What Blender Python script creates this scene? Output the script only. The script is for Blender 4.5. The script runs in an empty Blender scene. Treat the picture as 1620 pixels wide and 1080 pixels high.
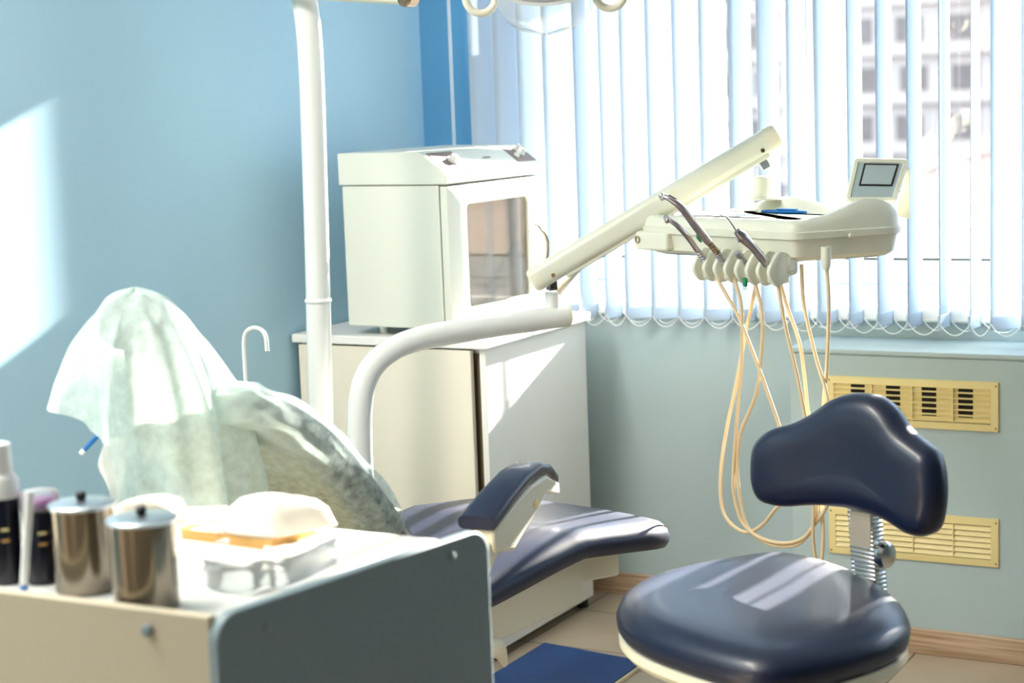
import bpy, bmesh, math, random
import numpy as np
from mathutils import Vector, Matrix
random.seed(7)
SC = bpy.context.scene
COL = SC.collection
PI = math.pi

# ------------------------------------------------------------------ camera
# world: X along the window wall, Y through the window, Z up; room corner at the origin
F = 2844.5
CW = np.array([2.82, -4.66, 1.45])
def _rot(yaw, pitch, roll):
    cy, sy = math.cos(yaw), math.sin(yaw)
    r = np.array([cy, sy, 0]); f = np.array([-sy, cy, 0]); u = np.array([0, 0, 1.])
    cp, sp = math.cos(pitch), math.sin(pitch)
    f2 = cp*f - sp*u; u2 = cp*u + sp*f
    cr, sr = math.cos(roll), math.sin(roll)
    return np.array([cr*r + sr*u2, -(cr*u2 - sr*r), f2])
RM = _rot(*[math.radians(a) for a in (28.645, 7.646, -2.133)])
def ray(x, y): return np.array([x-810, y-540, F]) @ RM
def on(x, y, n, p0):
    """measured point: where the sight line through (x, y) of the photograph meets a plane of the room"""
    d = ray(x, y); n = np.array(n, float); p0 = np.array(p0, float)
    return Vector(CW + d*((p0-CW) @ n)/(d @ n))
def onX(x, y, v): return on(x, y, (1, 0, 0), (v, 0, 0))
def onY(x, y, v): return on(x, y, (0, 1, 0), (0, v, 0))
def onZ(x, y, v): return on(x, y, (0, 0, 1), (0, 0, v))

cam = bpy.data.cameras.new('camera'); co = bpy.data.objects.new('camera', cam); COL.objects.link(co)
cam.sensor_width = 36; cam.sensor_fit = 'HORIZONTAL'; cam.lens = F/1620*36
rx, dn, fw = [Vector(RM[i]) for i in range(3)]
m = Matrix((rx, -dn, -fw)).transposed().to_4x4(); m.translation = Vector(CW)
co.matrix_world = m
cam.clip_start = .05; cam.clip_end = 300
cam.dof.use_dof = True; cam.dof.focus_distance = 3.9; cam.dof.aperture_fstop = 3.6
SC.camera = co

# ------------------------------------------------------------------ materials
def srgb(*c):
    return tuple(((v/255)/12.92 if v/255 <= .04045 else ((v/255+.055)/1.055)**2.4) for v in c)
def mat(name, col, rough=.5, metal=0., spec=.5, noise=0., nscale=20., bump=0., bscale=200., coat=0., trans=0., alpha=1.):
    m = bpy.data.materials.new(name); m.use_nodes = True
    nt = m.node_tree; b = nt.nodes['Principled BSDF']
    b.inputs['Base Color'].default_value = (*col, 1)
    b.inputs['Roughness'].default_value = rough; b.inputs['Metallic'].default_value = metal
    b.inputs['Specular IOR Level'].default_value = spec
    b.inputs['Coat Weight'].default_value = coat; b.inputs['Coat Roughness'].default_value = .15
    b.inputs['Transmission Weight'].default_value = trans; b.inputs['Alpha'].default_value = alpha
    tc = nt.nodes.new('ShaderNodeTexCoord')
    if noise:
        n = nt.nodes.new('ShaderNodeTexNoise'); n.inputs['Scale'].default_value = nscale; n.inputs['Detail'].default_value = 4
        r = nt.nodes.new('ShaderNodeMixRGB'); r.blend_type = 'MIX'
        r.inputs[1].default_value = (*[max(0, c*(1-noise)) for c in col], 1); r.inputs[2].default_value = (*[min(1, c*(1+noise)) for c in col], 1)
        nt.links.new(tc.outputs['Object'], n.inputs['Vector']); nt.links.new(n.outputs['Fac'], r.inputs[0]); nt.links.new(r.outputs[0], b.inputs['Base Color'])
    if bump:
        n2 = nt.nodes.new('ShaderNodeTexNoise'); n2.inputs['Scale'].default_value = bscale
        bp = nt.nodes.new('ShaderNodeBump'); bp.inputs['Strength'].default_value = bump; bp.inputs['Distance'].default_value = .002
        nt.links.new(tc.outputs['Object'], n2.inputs['Vector']); nt.links.new(n2.outputs['Fac'], bp.inputs['Height']); nt.links.new(bp.outputs[0], b.inputs['Normal'])
    return m
M = {}
M['wall'] = mat('painted_blue_wall', srgb(166, 203, 223), .55, noise=.03, nscale=3, bump=.05, bscale=90, spec=.3)
M['wall_low'] = mat('light_tinted_grey_blue_wall', srgb(182, 201, 206), .55, noise=.03, nscale=4, bump=.05, bscale=90, spec=.3)  # same wall paint, greyed: the different light down low is in the colour
M['wall_jamb'] = mat('shade_darkened_wall_blue', srgb(96, 160, 204), .55, noise=.03, nscale=3, bump=.05, bscale=90, spec=.3)  # the wall's blue darkened, corner shade is put into the colour
M['wall_far'] = mat('dull_slate_wall', srgb(112, 124, 132), .7, noise=.03, nscale=3)
M['ceiling'] = mat('white_ceiling', srgb(240, 240, 238), .8, noise=.02)
M['cream'] = mat('cream_laminate', srgb(236, 230, 214), .4, noise=.015, nscale=5)
M['white'] = mat('white_laminate', srgb(242, 242, 238), .38, noise=.015, nscale=5)
M['steril'] = mat('pale_grey_enamel', srgb(226, 229, 218), .42, noise=.015, nscale=8)
M['plastic'] = mat('ivory_plastic', srgb(232, 228, 208), .36, noise=.02, nscale=9)
M['tray_plastic'] = mat('pale_ivory_plastic', srgb(228, 229, 212), .33, noise=.02, nscale=9)
M['tube'] = mat('white_enamelled_tube', srgb(238, 240, 236), .26, noise=.01, coat=.3)
M['navy'] = mat('navy_vinyl', srgb(7, 20, 52), .39, spec=.5, noise=.08, nscale=30, bump=.1, bscale=350, coat=.18)
M['chrome'] = mat('chrome', srgb(225, 222, 218), .14, metal=1., noise=.02)
M['steel'] = mat('brushed_steel', srgb(128, 120, 108), .17, metal=1., noise=.05, nscale=60)
M['platesteel'] = mat('satin_steel_plate', srgb(206, 194, 178), .45, metal=.6, noise=.05)
M['lidsteel'] = mat('steel_lid', srgb(190, 200, 208), .35, metal=1., noise=.04)
M['darksteel'] = mat('worn_handpiece_steel', srgb(186, 178, 182), .3, metal=1., noise=.1, nscale=80)
M['brass'] = mat('brass_coupling', srgb(160, 136, 108), .3, metal=1., noise=.1, nscale=80)
M['black'] = mat('black_plastic', srgb(22, 22, 26), .4, noise=.1)
M['dark'] = mat('dark_cavity', srgb(28, 22, 16), .8, noise=.1)
M['gap'] = mat('dark_joint', srgb(105, 92, 70), .8, noise=.1)
M['grille'] = mat('yellowed_plastic', srgb(240, 222, 160), .45, noise=.03, nscale=12)
M['hose'] = mat('tan_rubber_hose', srgb(228, 204, 164), .42, noise=.05, nscale=15)
M['green'] = mat('green_plastic', srgb(0, 128, 84), .4, noise=.05)
M['blue'] = mat('blue_plastic', srgb(20, 110, 190), .35, noise=.05)
M['trolley'] = mat('grey_trolley_laminate', srgb(130, 146, 152), .38, noise=.02, nscale=5)
M['trolley_cream'] = mat('cream_trolley_laminate', srgb(208, 197, 172), .4, noise=.02, nscale=5)
M['mat'] = mat('blue_rubber_mat', srgb(18, 62, 122), .6, noise=.22, nscale=14, bump=.3, bscale=60)
M['matedge'] = mat('cream_mat_edge', srgb(222, 208, 172), .6, noise=.05)
M['screen'] = mat('grey_display', srgb(176, 192, 196), .2, noise=.03)
M['chamber'] = mat('warm_steel_chamber', srgb(204, 178, 146), .5, noise=.2, nscale=25)
M['shell'] = mat('drab_back_upholstery', srgb(150, 140, 112), .6, noise=.2, nscale=60)
M['panel'] = mat('silver_control_plate', srgb(128, 112, 104), .5, metal=.0, noise=.1, nscale=40)
M['paper'] = mat('white_paper', srgb(232, 226, 214), .8, noise=.02)
M['card'] = mat('tan_cardboard', srgb(206, 160, 92), .8, noise=.08, nscale=30)
M['label'] = mat('dark_bottle', srgb(18, 18, 34), .25, noise=.15, nscale=30)
M['purple'] = mat('purple_liquid', srgb(150, 70, 150), .3, noise=.1)
M['frame'] = mat('white_window_plastic', srgb(244, 246, 246), .35, noise=.01)
M['gasket'] = mat('black_rubber_gasket', srgb(70, 76, 76), .6, noise=.1)
M['facade'] = mat('pale_rendered_facade', srgb(226, 216, 210), .9, noise=.08, nscale=.6)
M['fwindow'] = mat('dull_far_glass', srgb(150, 140, 136), .6, noise=.25, nscale=1.2)
M['snow'] = mat('pale_outdoor_ground', srgb(112, 100, 96), .9, noise=.25, nscale=.35)
M['outwall'] = mat('pale_outdoor_plaster', srgb(236, 228, 222), .9, noise=.05)
M['redcar'] = mat('faded_red_paint', srgb(205, 140, 135), .5, noise=.1)
M['fill_housing'] = mat('white_fill_housing', srgb(245, 245, 245), .5, noise=.01)

def wood_mat():
    m = mat('wood_grain_skirting', srgb(196, 168, 140), .5); nt = m.node_tree; b = nt.nodes['Principled BSDF']
    tc = nt.nodes.new('ShaderNodeTexCoord'); mp = nt.nodes.new('ShaderNodeMapping'); mp.inputs['Scale'].default_value = (1.5, 1.5, 60)
    n = nt.nodes.new('ShaderNodeTexNoise'); n.inputs['Scale'].default_value = 2.2; n.inputs['Detail'].default_value = 6
    cr = nt.nodes.new('ShaderNodeValToRGB'); cr.color_ramp.elements[0].color = (*srgb(158, 128, 98), 1); cr.color_ramp.elements[1].color = (*srgb(216, 190, 164), 1)
    cr.color_ramp.elements[0].position = .3; cr.color_ramp.elements[1].position = .7
    nt.links.new(tc.outputs['Object'], mp.inputs[0]); nt.links.new(mp.outputs[0], n.inputs['Vector']); nt.links.new(n.outputs['Fac'], cr.inputs[0]); nt.links.new(cr.outputs[0], b.inputs['Base Color'])
    return m
M['wood'] = wood_mat()
def tile_mat():
    m = mat('beige_floor_tiles', srgb(200, 182, 160), .3); nt = m.node_tree; b = nt.nodes['Principled BSDF']
    tc = nt.nodes.new('ShaderNodeTexCoord'); mp = nt.nodes.new('ShaderNodeMapping'); mp.inputs['Location'].default_value = (-1.558, .527, 0)
    br = nt.nodes.new('ShaderNodeTexBrick'); br.offset = 0; br.squash = 1
    br.inputs['Scale'].default_value = 1; br.inputs['Brick Width'].default_value = .328; br.inputs['Row Height'].default_value = .328; br.inputs['Mortar Size'].default_value = .003
    br.inputs['Color1'].default_value = (*srgb(204, 186, 164), 1); br.inputs['Color2'].default_value = (*srgb(196, 178, 156), 1); br.inputs['Mortar'].default_value = (*srgb(110, 98, 84), 1)
    n = nt.nodes.new('ShaderNodeTexNoise'); n.inputs['Scale'].default_value = 9; n.inputs['Detail'].default_value = 5
    mx = nt.nodes.new('ShaderNodeMixRGB'); mx.blend_type = 'MULTIPLY'; mx.inputs[0].default_value = .25
    nt.links.new(tc.outputs['Object'], mp.inputs[0]); nt.links.new(mp.outputs[0], br.inputs['Vector']); nt.links.new(tc.outputs['Object'], n.inputs['Vector'])
    nt.links.new(br.outputs['Color'], mx.inputs[1]); nt.links.new(n.outputs['Fac'], mx.inputs[2]); nt.links.new(mx.outputs[0], b.inputs['Base Color'])
    return m
M['tile'] = tile_mat()
def sheet_mat(name, col, tl=.5, alpha=0., mottle=0., mscale=40.):
    """thin cloth: diffuse + translucent, optionally see-through between its fibres"""
    m = bpy.data.materials.new(name); m.use_nodes = True; nt = m.node_tree; nt.nodes.clear()
    out = nt.nodes.new('ShaderNodeOutputMaterial'); d = nt.nodes.new('ShaderNodeBsdfDiffuse'); t = nt.nodes.new('ShaderNodeBsdfTranslucent')
    d.inputs[0].default_value = (*col, 1); t.inputs[0].default_value = (*col, 1)
    mx = nt.nodes.new('ShaderNodeMixShader'); mx.inputs[0].default_value = tl
    nt.links.new(d.outputs[0], mx.inputs[1]); nt.links.new(t.outputs[0], mx.inputs[2])
    tc = nt.nodes.new('ShaderNodeTexCoord'); n = nt.nodes.new('ShaderNodeTexNoise'); n.inputs['Scale'].default_value = mscale; n.inputs['Detail'].default_value = 6; n.inputs['Roughness'].default_value = .65
    nt.links.new(tc.outputs['Object'], n.inputs['Vector'])
    bp = nt.nodes.new('ShaderNodeBump'); bp.inputs['Strength'].default_value = .15; bp.inputs['Distance'].default_value = .003
    nt.links.new(n.outputs['Fac'], bp.inputs['Height']); nt.links.new(bp.outputs[0], d.inputs['Normal'])
    last = mx
    if alpha:
        tr = nt.nodes.new('ShaderNodeBsdfTransparent'); m2 = nt.nodes.new('ShaderNodeMixShader')
        mr = nt.nodes.new('ShaderNodeMapRange'); mr.inputs[1].default_value = .3; mr.inputs[2].default_value = .7
        mr.inputs[3].default_value = max(0, alpha-mottle); mr.inputs[4].default_value = min(1, alpha+mottle)
        nt.links.new(n.outputs['Fac'], mr.inputs[0]); nt.links.new(mr.outputs[0], m2.inputs[0])
        nt.links.new(mx.outputs[0], m2.inputs[1]); nt.links.new(tr.outputs[0], m2.inputs[2]); last = m2
    nt.links.new(last.outputs[0], out.inputs[0])
    return m
M['slat'] = sheet_mat('white_blind_fabric', srgb(214, 228, 242), .36, mscale=120)
M['drape'] = sheet_mat('mint_nonwoven_sheet', srgb(222, 238, 232), .5, alpha=.27, mottle=.14, mscale=40)
M['drape_thin'] = sheet_mat('thin_mint_nonwoven_sheet', srgb(216, 234, 230), .5, alpha=.46, mottle=.3, mscale=55)
_nt = M['drape_thin'].node_tree; _tr = [n for n in _nt.nodes if n.type == 'BSDF_TRANSPARENT'][0]
_m2 = _tr.outputs[0].links[0].to_node; _mr = _m2.inputs[0].links[0].from_node
_tc = [n for n in _nt.nodes if n.type == 'TEX_COORD'][0]; _sx = _nt.nodes.new('ShaderNodeSeparateXYZ'); _nt.links.new(_tc.outputs['Object'], _sx.inputs[0])
_d = _nt.nodes.new('ShaderNodeMath'); _d.operation = 'MULTIPLY_ADD'; _d.inputs[1].default_value = .6; _nt.links.new(_sx.outputs['Z'], _d.inputs[0]); _nt.links.new(_sx.outputs['Y'], _d.inputs[2])
_r2 = _nt.nodes.new('ShaderNodeMapRange'); _r2.inputs[1].default_value = -.04; _r2.inputs[2].default_value = .035; _r2.inputs[3].default_value = .25; _r2.inputs[4].default_value = 1
_nt.links.new(_d.outputs[0], _r2.inputs[0]); _mu = _nt.nodes.new('ShaderNodeMath'); _mu.operation = 'MULTIPLY'
_nt.links.new(_mr.outputs[0], _mu.inputs[0]); _nt.links.new(_r2.outputs[0], _mu.inputs[1]); _nt.links.new(_mu.outputs[0], _m2.inputs[0])
M['napkin'] = sheet_mat('white_paper_napkin', srgb(246, 248, 248), .4, mscale=60)
def clear_mat(name, tint=(1, 1, 1), gloss=.08, rough=.02, haze=0.):
    m = bpy.data.materials.new(name); m.use_nodes = True; nt = m.node_tree; nt.nodes.clear()
    out = nt.nodes.new('ShaderNodeOutputMaterial'); t = nt.nodes.new('ShaderNodeBsdfTransparent'); g = nt.nodes.new('ShaderNodeBsdfGlossy')
    t.inputs[0].default_value = (*tint, 1); g.inputs['Roughness'].default_value = rough
    fr = nt.nodes.new('ShaderNodeFresnel'); fr.inputs[0].default_value = 1.45
    ma = nt.nodes.new('ShaderNodeMath'); ma.operation = 'MULTIPLY_ADD'; ma.inputs[1].default_value = .9; ma.inputs[2].default_value = gloss*.2
    nt.links.new(fr.outputs[0], ma.inputs[0])
    mx = nt.nodes.new('ShaderNodeMixShader'); nt.links.new(ma.outputs[0], mx.inputs[0]); nt.links.new(t.outputs[0], mx.inputs[1]); nt.links.new(g.outputs[0], mx.inputs[2])
    last = mx
    if haze:
        d = nt.nodes.new('ShaderNodeBsdfDiffuse'); d.inputs[0].default_value = (.9, .9, .9, 1); m2 = nt.nodes.new('ShaderNodeMixShader'); m2.inputs[0].default_value = haze
        nt.links.new(mx.outputs[0], m2.inputs[1]); nt.links.new(d.outputs[0], m2.inputs[2]); last = m2
    nt.links.new(last.outputs[0], out.inputs[0])
    return m
M['pane'] = clear_mat('window_glass')
M['clear'] = clear_mat('clear_plastic', (.93, .95, .95), .1, haze=.2)
M['amber'] = clear_mat('amber_tinted_glass', (.97, .88, .74), .05, .03, haze=.04)

# ------------------------------------------------------------------ mesh helpers
def V(*a): return Vector(a)
def link(name, bm, m, root=None, parent=None, smooth=True, kind=None, label=None, bevel=0., seg=2, solid=0., subsurf=0):
    """one mesh object; world coordinates in, stored relative to its thing's base"""
    bmesh.ops.recalc_face_normals(bm, faces=bm.faces[:])
    me = bpy.data.meshes.new(name); o = bpy.data.objects.new(name, me)
    if root is not None: bmesh.ops.translate(bm, verts=bm.verts[:], vec=-root.location)
    bm.to_mesh(me); bm.free(); me.materials.append(M[m]); COL.objects.link(o)
    if smooth:
        for p in me.polygons: p.use_smooth = True
        try: me.set_sharp_from_angle(angle=math.radians(38))
        except Exception: pass
    if solid:
        md = o.modifiers.new('solid', 'SOLIDIFY'); md.thickness = solid; md.offset = 0
    if bevel:
        md = o.modifiers.new('bevel', 'BEVEL'); md.width = bevel; md.segments = seg; md.limit_method = 'ANGLE'; md.angle_limit = math.radians(40)
    if subsurf:
        md = o.modifiers.new('sub', 'SUBSURF'); md.levels = subsurf; md.render_levels = subsurf
    if parent is not None: o.parent = parent
    elif root is not None: o.parent = root
    if kind: o['kind'] = kind
    if label: o['label'] = label
    return o
def thing(name, loc, label, cat, group=None):
    o = bpy.data.objects.new(name, None); COL.objects.link(o); o.location = Vector(loc); o.empty_display_size = .05
    o['label'] = label; o['category'] = cat
    if group: o['group'] = group
    bpy.context.view_layer.update()
    return o
def tagm(o, label, cat, group=None):
    o['label'] = label; o['category'] = cat
    if group: o['group'] = group
    return o
def struct(name, bm, m, **k): return link(name, bm, m, kind='structure', **k)
def BM(): return bmesh.new()
def box(bm, a, b):
    (x0, y0, z0), (x1, y1, z1) = a, b
    v = [bm.verts.new(p) for p in ((x0, y0, z0), (x1, y0, z0), (x1, y1, z0), (x0, y1, z0), (x0, y0, z1), (x1, y0, z1), (x1, y1, z1), (x0, y1, z1))]
    for f in ((3, 2, 1, 0), (4, 5, 6, 7), (0, 1, 5, 4), (1, 2, 6, 5), (2, 3, 7, 6), (3, 0, 4, 7)): bm.faces.new([v[i] for i in f])
    return bm
def obox(bm, c, ax, ay, az, hx, hy, hz):
    """oriented box: centre, three unit axes, half sizes"""
    c = Vector(c); v = []
    for k in (-1, 1):
        for (i, j) in ((-1, -1), (1, -1), (1, 1), (-1, 1)):
            v.append(bm.verts.new(c + ax*hx*i + ay*hy*j + az*hz*k))
    for f in ((3, 2, 1, 0), (4, 5, 6, 7), (0, 1, 5, 4), (1, 2, 6, 5), (2, 3, 7, 6), (3, 0, 4, 7)): bm.faces.new([v[i] for i in f])
    return bm
def loft(bm, rings, cap0=True, cap1=True, closed=True):
    rows = [[bm.verts.new(p) for p in r] for r in rings]
    n = len(rows[0])
    for a, b in zip(rows, rows[1:]):
        for i in range(n if closed else n-1):
            j = (i+1) % n
            bm.faces.new((a[i], a[j], b[j], b[i]))
    if cap0: bm.faces.new(rows[0][::-1])
    if cap1: bm.faces.new(rows[-1])
    return rows
def cat(pts, per=6, closed=False):
    """Catmull-Rom through the points"""
    pts = [Vector(p) for p in pts]; n = len(pts); out = []
    for i in range(n if closed else n-1):
        p0 = pts[(i-1) % n] if closed or i > 0 else pts[0]*2-pts[1]
        p1 = pts[i]; p2 = pts[(i+1) % n]
        p3 = pts[(i+2) % n] if closed or i < n-2 else pts[-1]*2-pts[-2]
        for k in range(per):
            t = k/per
            out.append(.5*((2*p1)+(p2-p0)*t+(2*p0-5*p1+4*p2-p3)*t*t+(3*p1-p0-3*p2+p3)*t**3))
    if not closed: out.append(pts[-1])
    return out
def tube(bm, path, rad, n=14, up=None, flat=1., caps=True):
    path = [Vector(p) for p in path]
    if not hasattr(rad, '__len__'): rad = [rad]*len(path)
    elif len(rad) != len(path): rad = list(np.interp(np.linspace(0, 1, len(path)), np.linspace(0, 1, len(rad)), rad))
    t0 = (path[1]-path[0]).normalized()
    nrm = Vector(up) if up is not None else (V(0, 0, 1) if abs(t0.z) < .9 else V(1, 0, 0))
    rings = []
    for i, p in enumerate(path):
        t = (path[min(i+1, len(path)-1)]-path[max(i-1, 0)]).normalized()
        nrm = (nrm - t*nrm.dot(t)).normalized(); b = t.cross(nrm)
        rings.append([p + (nrm*math.cos(2*PI*k/n) + b*math.sin(2*PI*k/n)*flat)*rad[i] for k in range(n)])
    loft(bm, rings, caps, caps)
    return bm
def lathe(bm, base, axis, prof, n=28, caps=True):
    """prof: (distance along axis, radius)"""
    base = Vector(base); axis = Vector(axis).normalized()
    a = V(1, 0, 0) if abs(axis.x) < .8 else V(0, 1, 0)
    u = axis.cross(a).normalized(); w = axis.cross(u)
    loft(bm, [[base + axis*d + (u*math.cos(2*PI*k/n)+w*math.sin(2*PI*k/n))*max(r, 1e-4) for k in range(n)] for d, r in prof], caps, caps)
    return bm
def prism(bm, poly, d):
    """polygon (3-D, planar) pushed along d"""
    d = Vector(d); poly = [Vector(p) for p in poly]
    loft(bm, [poly, [p+d for p in poly]])
    return bm
def inset_loop(pts, nrm, dist):
    n = len(pts); out = []
    c = sum(pts, Vector())/n
    for i in range(n):
        t = (pts[(i+1) % n]-pts[i-1]).normalized(); q = nrm.cross(t).normalized()
        if q.dot(c-pts[i]) < 0 and dist > 0 and False: q = -q
        out.append((pts[i], q))
    area = sum(((pts[i]-c).cross(pts[(i+1) % n]-c)).dot(nrm) for i in range(n))
    s = 1 if area > 0 else -1
    return [p + q*s*dist for p, q in out]
def cushion(bm, loop, nrm, rings, tops=((.72, 0.), (.4, 0.)), hfun=None):
    """upholstered pad: outline loop, ring list (inset, height along nrm), then rings shrinking to the middle (scale, extra height)"""
    nrm = Vector(nrm).normalized(); c = sum(loop, Vector())/len(loop); R = []
    for ins, h in rings: R.append([p + nrm*h for p in inset_loop(loop, nrm, ins)])
    last = R[-1]; cl = sum(last, Vector())/len(last)
    for s, dh in tops: R.append([cl + (p-cl)*s + nrm*dh for p in last])
    if hfun: R = [[p + nrm*hfun(p) for p in r] for r in R]
    rows = [[bm.verts.new(p) for p in r] for r in R]; n = len(loop)
    for a, b in zip(rows, rows[1:]):
        for i in range(n): bm.faces.new((a[i], a[(i+1) % n], b[(i+1) % n], b[i]))
    cc = bm.verts.new(sum(R[-1], Vector())/n)
    for i in range(n): bm.faces.new((rows[-1][i], rows[-1][(i+1) % n], cc))
    bm.faces.new(rows[0][::-1])
    return bm
def rrect(c, ax, ay, w, h, r, k=5):
    c, ax, ay = Vector(c), Vector(ax), Vector(ay); out = []
    for (sx, sy, a0) in ((1, 1, 0), (-1, 1, 90), (-1, -1, 180), (1, -1, 270)):
        for i in range(k+1):
            a = math.radians(a0+90*i/k)
            out.append(c + ax*(sx*(w/2-r)+r*math.cos(a)) + ay*(sy*(h/2-r)+r*math.sin(a)))
    return out
def sphere(bm, c, r, sc=(1, 1, 1), u=16, v=10):
    bmesh.ops.create_uvsphere(bm, u_segments=u, v_segments=v, radius=r, matrix=Matrix.Translation(Vector(c)) @ Matrix.Diagonal((*sc, 1)))
    return bm

# ------------------------------------------------------------------ the room
RX, RY, RZ = 5.6, -6.2, 2.75
WX0, WY = .195, .30            # window opening starts at WX0; the frame stands at WY in the deep reveal
SILL, HEAD = .872, 2.32
bm = BM(); box(bm, (-.1, RY-.1, -.1), (RX+.1, .5, 0)); struct('floor', bm, 'tile', smooth=False)
bm = BM(); box(bm, (-.1, RY-.1, RZ), (RX+.1, .5, RZ+.1)); struct('ceiling', bm, 'ceiling', smooth=False)
bm = BM(); box(bm, (-.12, RY-.1, 0), (0, .5, RZ)); struct('wall_left', bm, 'wall', smooth=False)
bm = BM(); box(bm, (RX, RY-.1, 0), (RX+.12, .5, RZ)); struct('wall_right', bm, 'wall_far', smooth=False)
bm = BM(); box(bm, (0, RY-.12, 0), (RX, RY, RZ)); struct('wall_rear', bm, 'wall_far', smooth=False)
bm = BM()
box(bm, (4.4, 0, .832), (RX, .42, RZ)); box(bm, (WX0, 0, HEAD), (4.4, .42, RZ))
struct('wall_window', bm, 'wall', smooth=False)
bm = BM(); box(bm, (0, 0, 0), (RX, .42, .832)); struct('wall_window_apron', bm, 'wall_low', smooth=False)
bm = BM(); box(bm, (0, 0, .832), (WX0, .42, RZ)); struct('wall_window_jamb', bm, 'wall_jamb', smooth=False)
KX = 1.226                      # the boxed-in radiator starts here
bm = BM(); box(bm, (KX, -.233, 0), (RX, 0, .770)); struct('wall_radiator_casing', bm, 'wall_low', smooth=False, bevel=.004)
bm = BM(); box(bm, (KX-.004, -.238, .770), (RX, 0, .784)); struct('trim_1', bm, 'wall_low', smooth=False, bevel=.004)
bm = BM(); box(bm, (WX0-.03, -.035, .832), (4.43, WY+.02, SILL)); struct('trim_2', bm, 'frame', smooth=False, bevel=.006)
bm = BM(); box(bm, (0, -.014, 0), (KX, 0, .065)); struct('baseboard_window', bm, 'wood', bevel=.003)
bm = BM(); box(bm, (KX, -.248, 0), (RX, -.233, .066)); struct('baseboard_casing', bm, 'wood', bevel=.003)
bm = BM(); box(bm, (0, RY, 0), (.014, 0, .065)); struct('baseboard_left', bm, 'wood', bevel=.003)

# window: white plastic frame, sashes, glass
wr = bpy.data.objects.new('window_1', None); COL.objects.link(wr); wr.location = (2.3, WY, SILL); wr['kind'] = 'structure'
wr['label'] = 'white framed window behind the vertical blind'
bpy.context.view_layer.update()
GB = .978                       # glass bottom
posts = [(WX0, WX0+.035), (1.11, 1.22), (2.35, 2.46), (3.6, 3.71), (4.34, 4.4)]
bm = BM()
box(bm, (WX0, WY-.035, SILL), (4.4, WY+.035, GB-.012)); box(bm, (WX0, WY-.035, HEAD-.09), (4.4, WY+.035, HEAD))
box(bm, (1.40, WY-.03, 2.0), (4.34, WY+.03, HEAD-.09))  # unseen blocker added over the panes, keeps sun off the near trolley corner
for a, b in posts: box(bm, (a, WY-.035, GB-.012), (b, WY+.035, HEAD-.09))
# unseen blockers added to the frame: shape the wall sun patch, shade first slats
box(bm, (WX0+.035, WY-.03, GB-.012), (.30, WY+.03, 1.725)); box(bm, (.30, WY-.03, GB-.012), (.50, WY+.03, HEAD-.09))
link('window_frame_and_blockers', bm, 'frame', wr, smooth=False, bevel=.004)
bm = BM(); box(bm, (WX0, WY-.037, .896), (4.4, WY-.034, .899)); link('weather_bar', bm, 'trolley', wr, smooth=False)
bm = BM()
for (a, b) in zip(posts, posts[1:]):
    box(bm, (a[1], WY-.036, GB-.0125), (b[0], WY+.005, GB-.0055)); box(bm, (b[0]-.006, WY-.036, GB-.001), (b[0]+.001, WY+.005, HEAD-.09))
link('gasket', bm, 'gasket', wr, smooth=False)
for (a, b) in zip(posts, posts[1:]):
    bm = BM(); box(bm, (a[1], WY-.004, GB-.005), (b[0], WY+.004, HEAD-.09)); link('pane', bm, 'pane', wr, smooth=False)

# outdoors
bm = BM(); box(bm, (-120, 2, -4.2), (80, 130, -4)); struct('ground', bm, 'snow', smooth=False)
fb = thing('apartment_building', (-33, 96, -4), 'pale apartment building far outside beyond the window', 'building')
bm = BM(); box(bm, (-70, 96, -4), (0, 108, 9.5)); link('facade', bm, 'facade', fb, smooth=False)
for r in range(4):
    for i in range(12):
        x = -50 + i*2.9 + (r % 2)*.25; z = -1.6 + r*2.75
        bm = BM(); box(bm, (x, 95.9, z), (x+1.5, 96.05, z+1.35)); link('far_window', bm, 'fwindow', fb, smooth=False)
bm = BM()
for z in (-2.4, .4, 3.1, 5.9): box(bm, (-70, 95.6, z), (0, 96, z+.25))
link('ledge', bm, 'facade', fb, smooth=False)
gb = thing('outbuilding', (-3.4, 20, -4), 'low white outbuilding with sloping roof outside the window', 'building')
bm = BM(); prism(bm, [V(-9, 18, -4), V(-9, 18, -1.2), V(-1.5, 18, .9), V(-.2, 18, .2), V(-.2, 18, -4)], (0, 5, 0)); link('wall', bm, 'outwall', gb, smooth=False)
bm = BM(); prism(bm, [V(-9.4, 17.7, -1.25), V(-9.4, 17.7, -1.1), V(-1.5, 17.7, 1.1), V(.1, 17.7, .25), V(.1, 17.7, .1), V(-1.5, 17.7, .9)], (0, 5.6, 0)); link('roof', bm, 'facade', gb, smooth=False)
cr = thing('parked_car', (-1.2, 14, -4), 'faded red car parked outside below the window', 'car')
bm = BM(); prism(bm, [V(-3.2, 13.2, -3.6), V(-3.2, 13.2, -2.6), V(-2.2, 13.2, -2.5), V(-1.6, 13.2, -1.9), V(.2, 13.2, -1.9), V(.8, 13.2, -2.5), V(1.4, 13.2, -2.6), V(1.4, 13.2, -3.6)], (0, 1.7, 0)); link('car_body', bm, 'redcar', cr, bevel=.1)
for wx in (-2.4, .6):
    bm = BM(); lathe(bm, (wx, 13.15, -3.67), (0, 1, 0), [(0, .2), (0, .33), (.2, .33)]); link('wheel', bm, 'black', cr)

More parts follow.
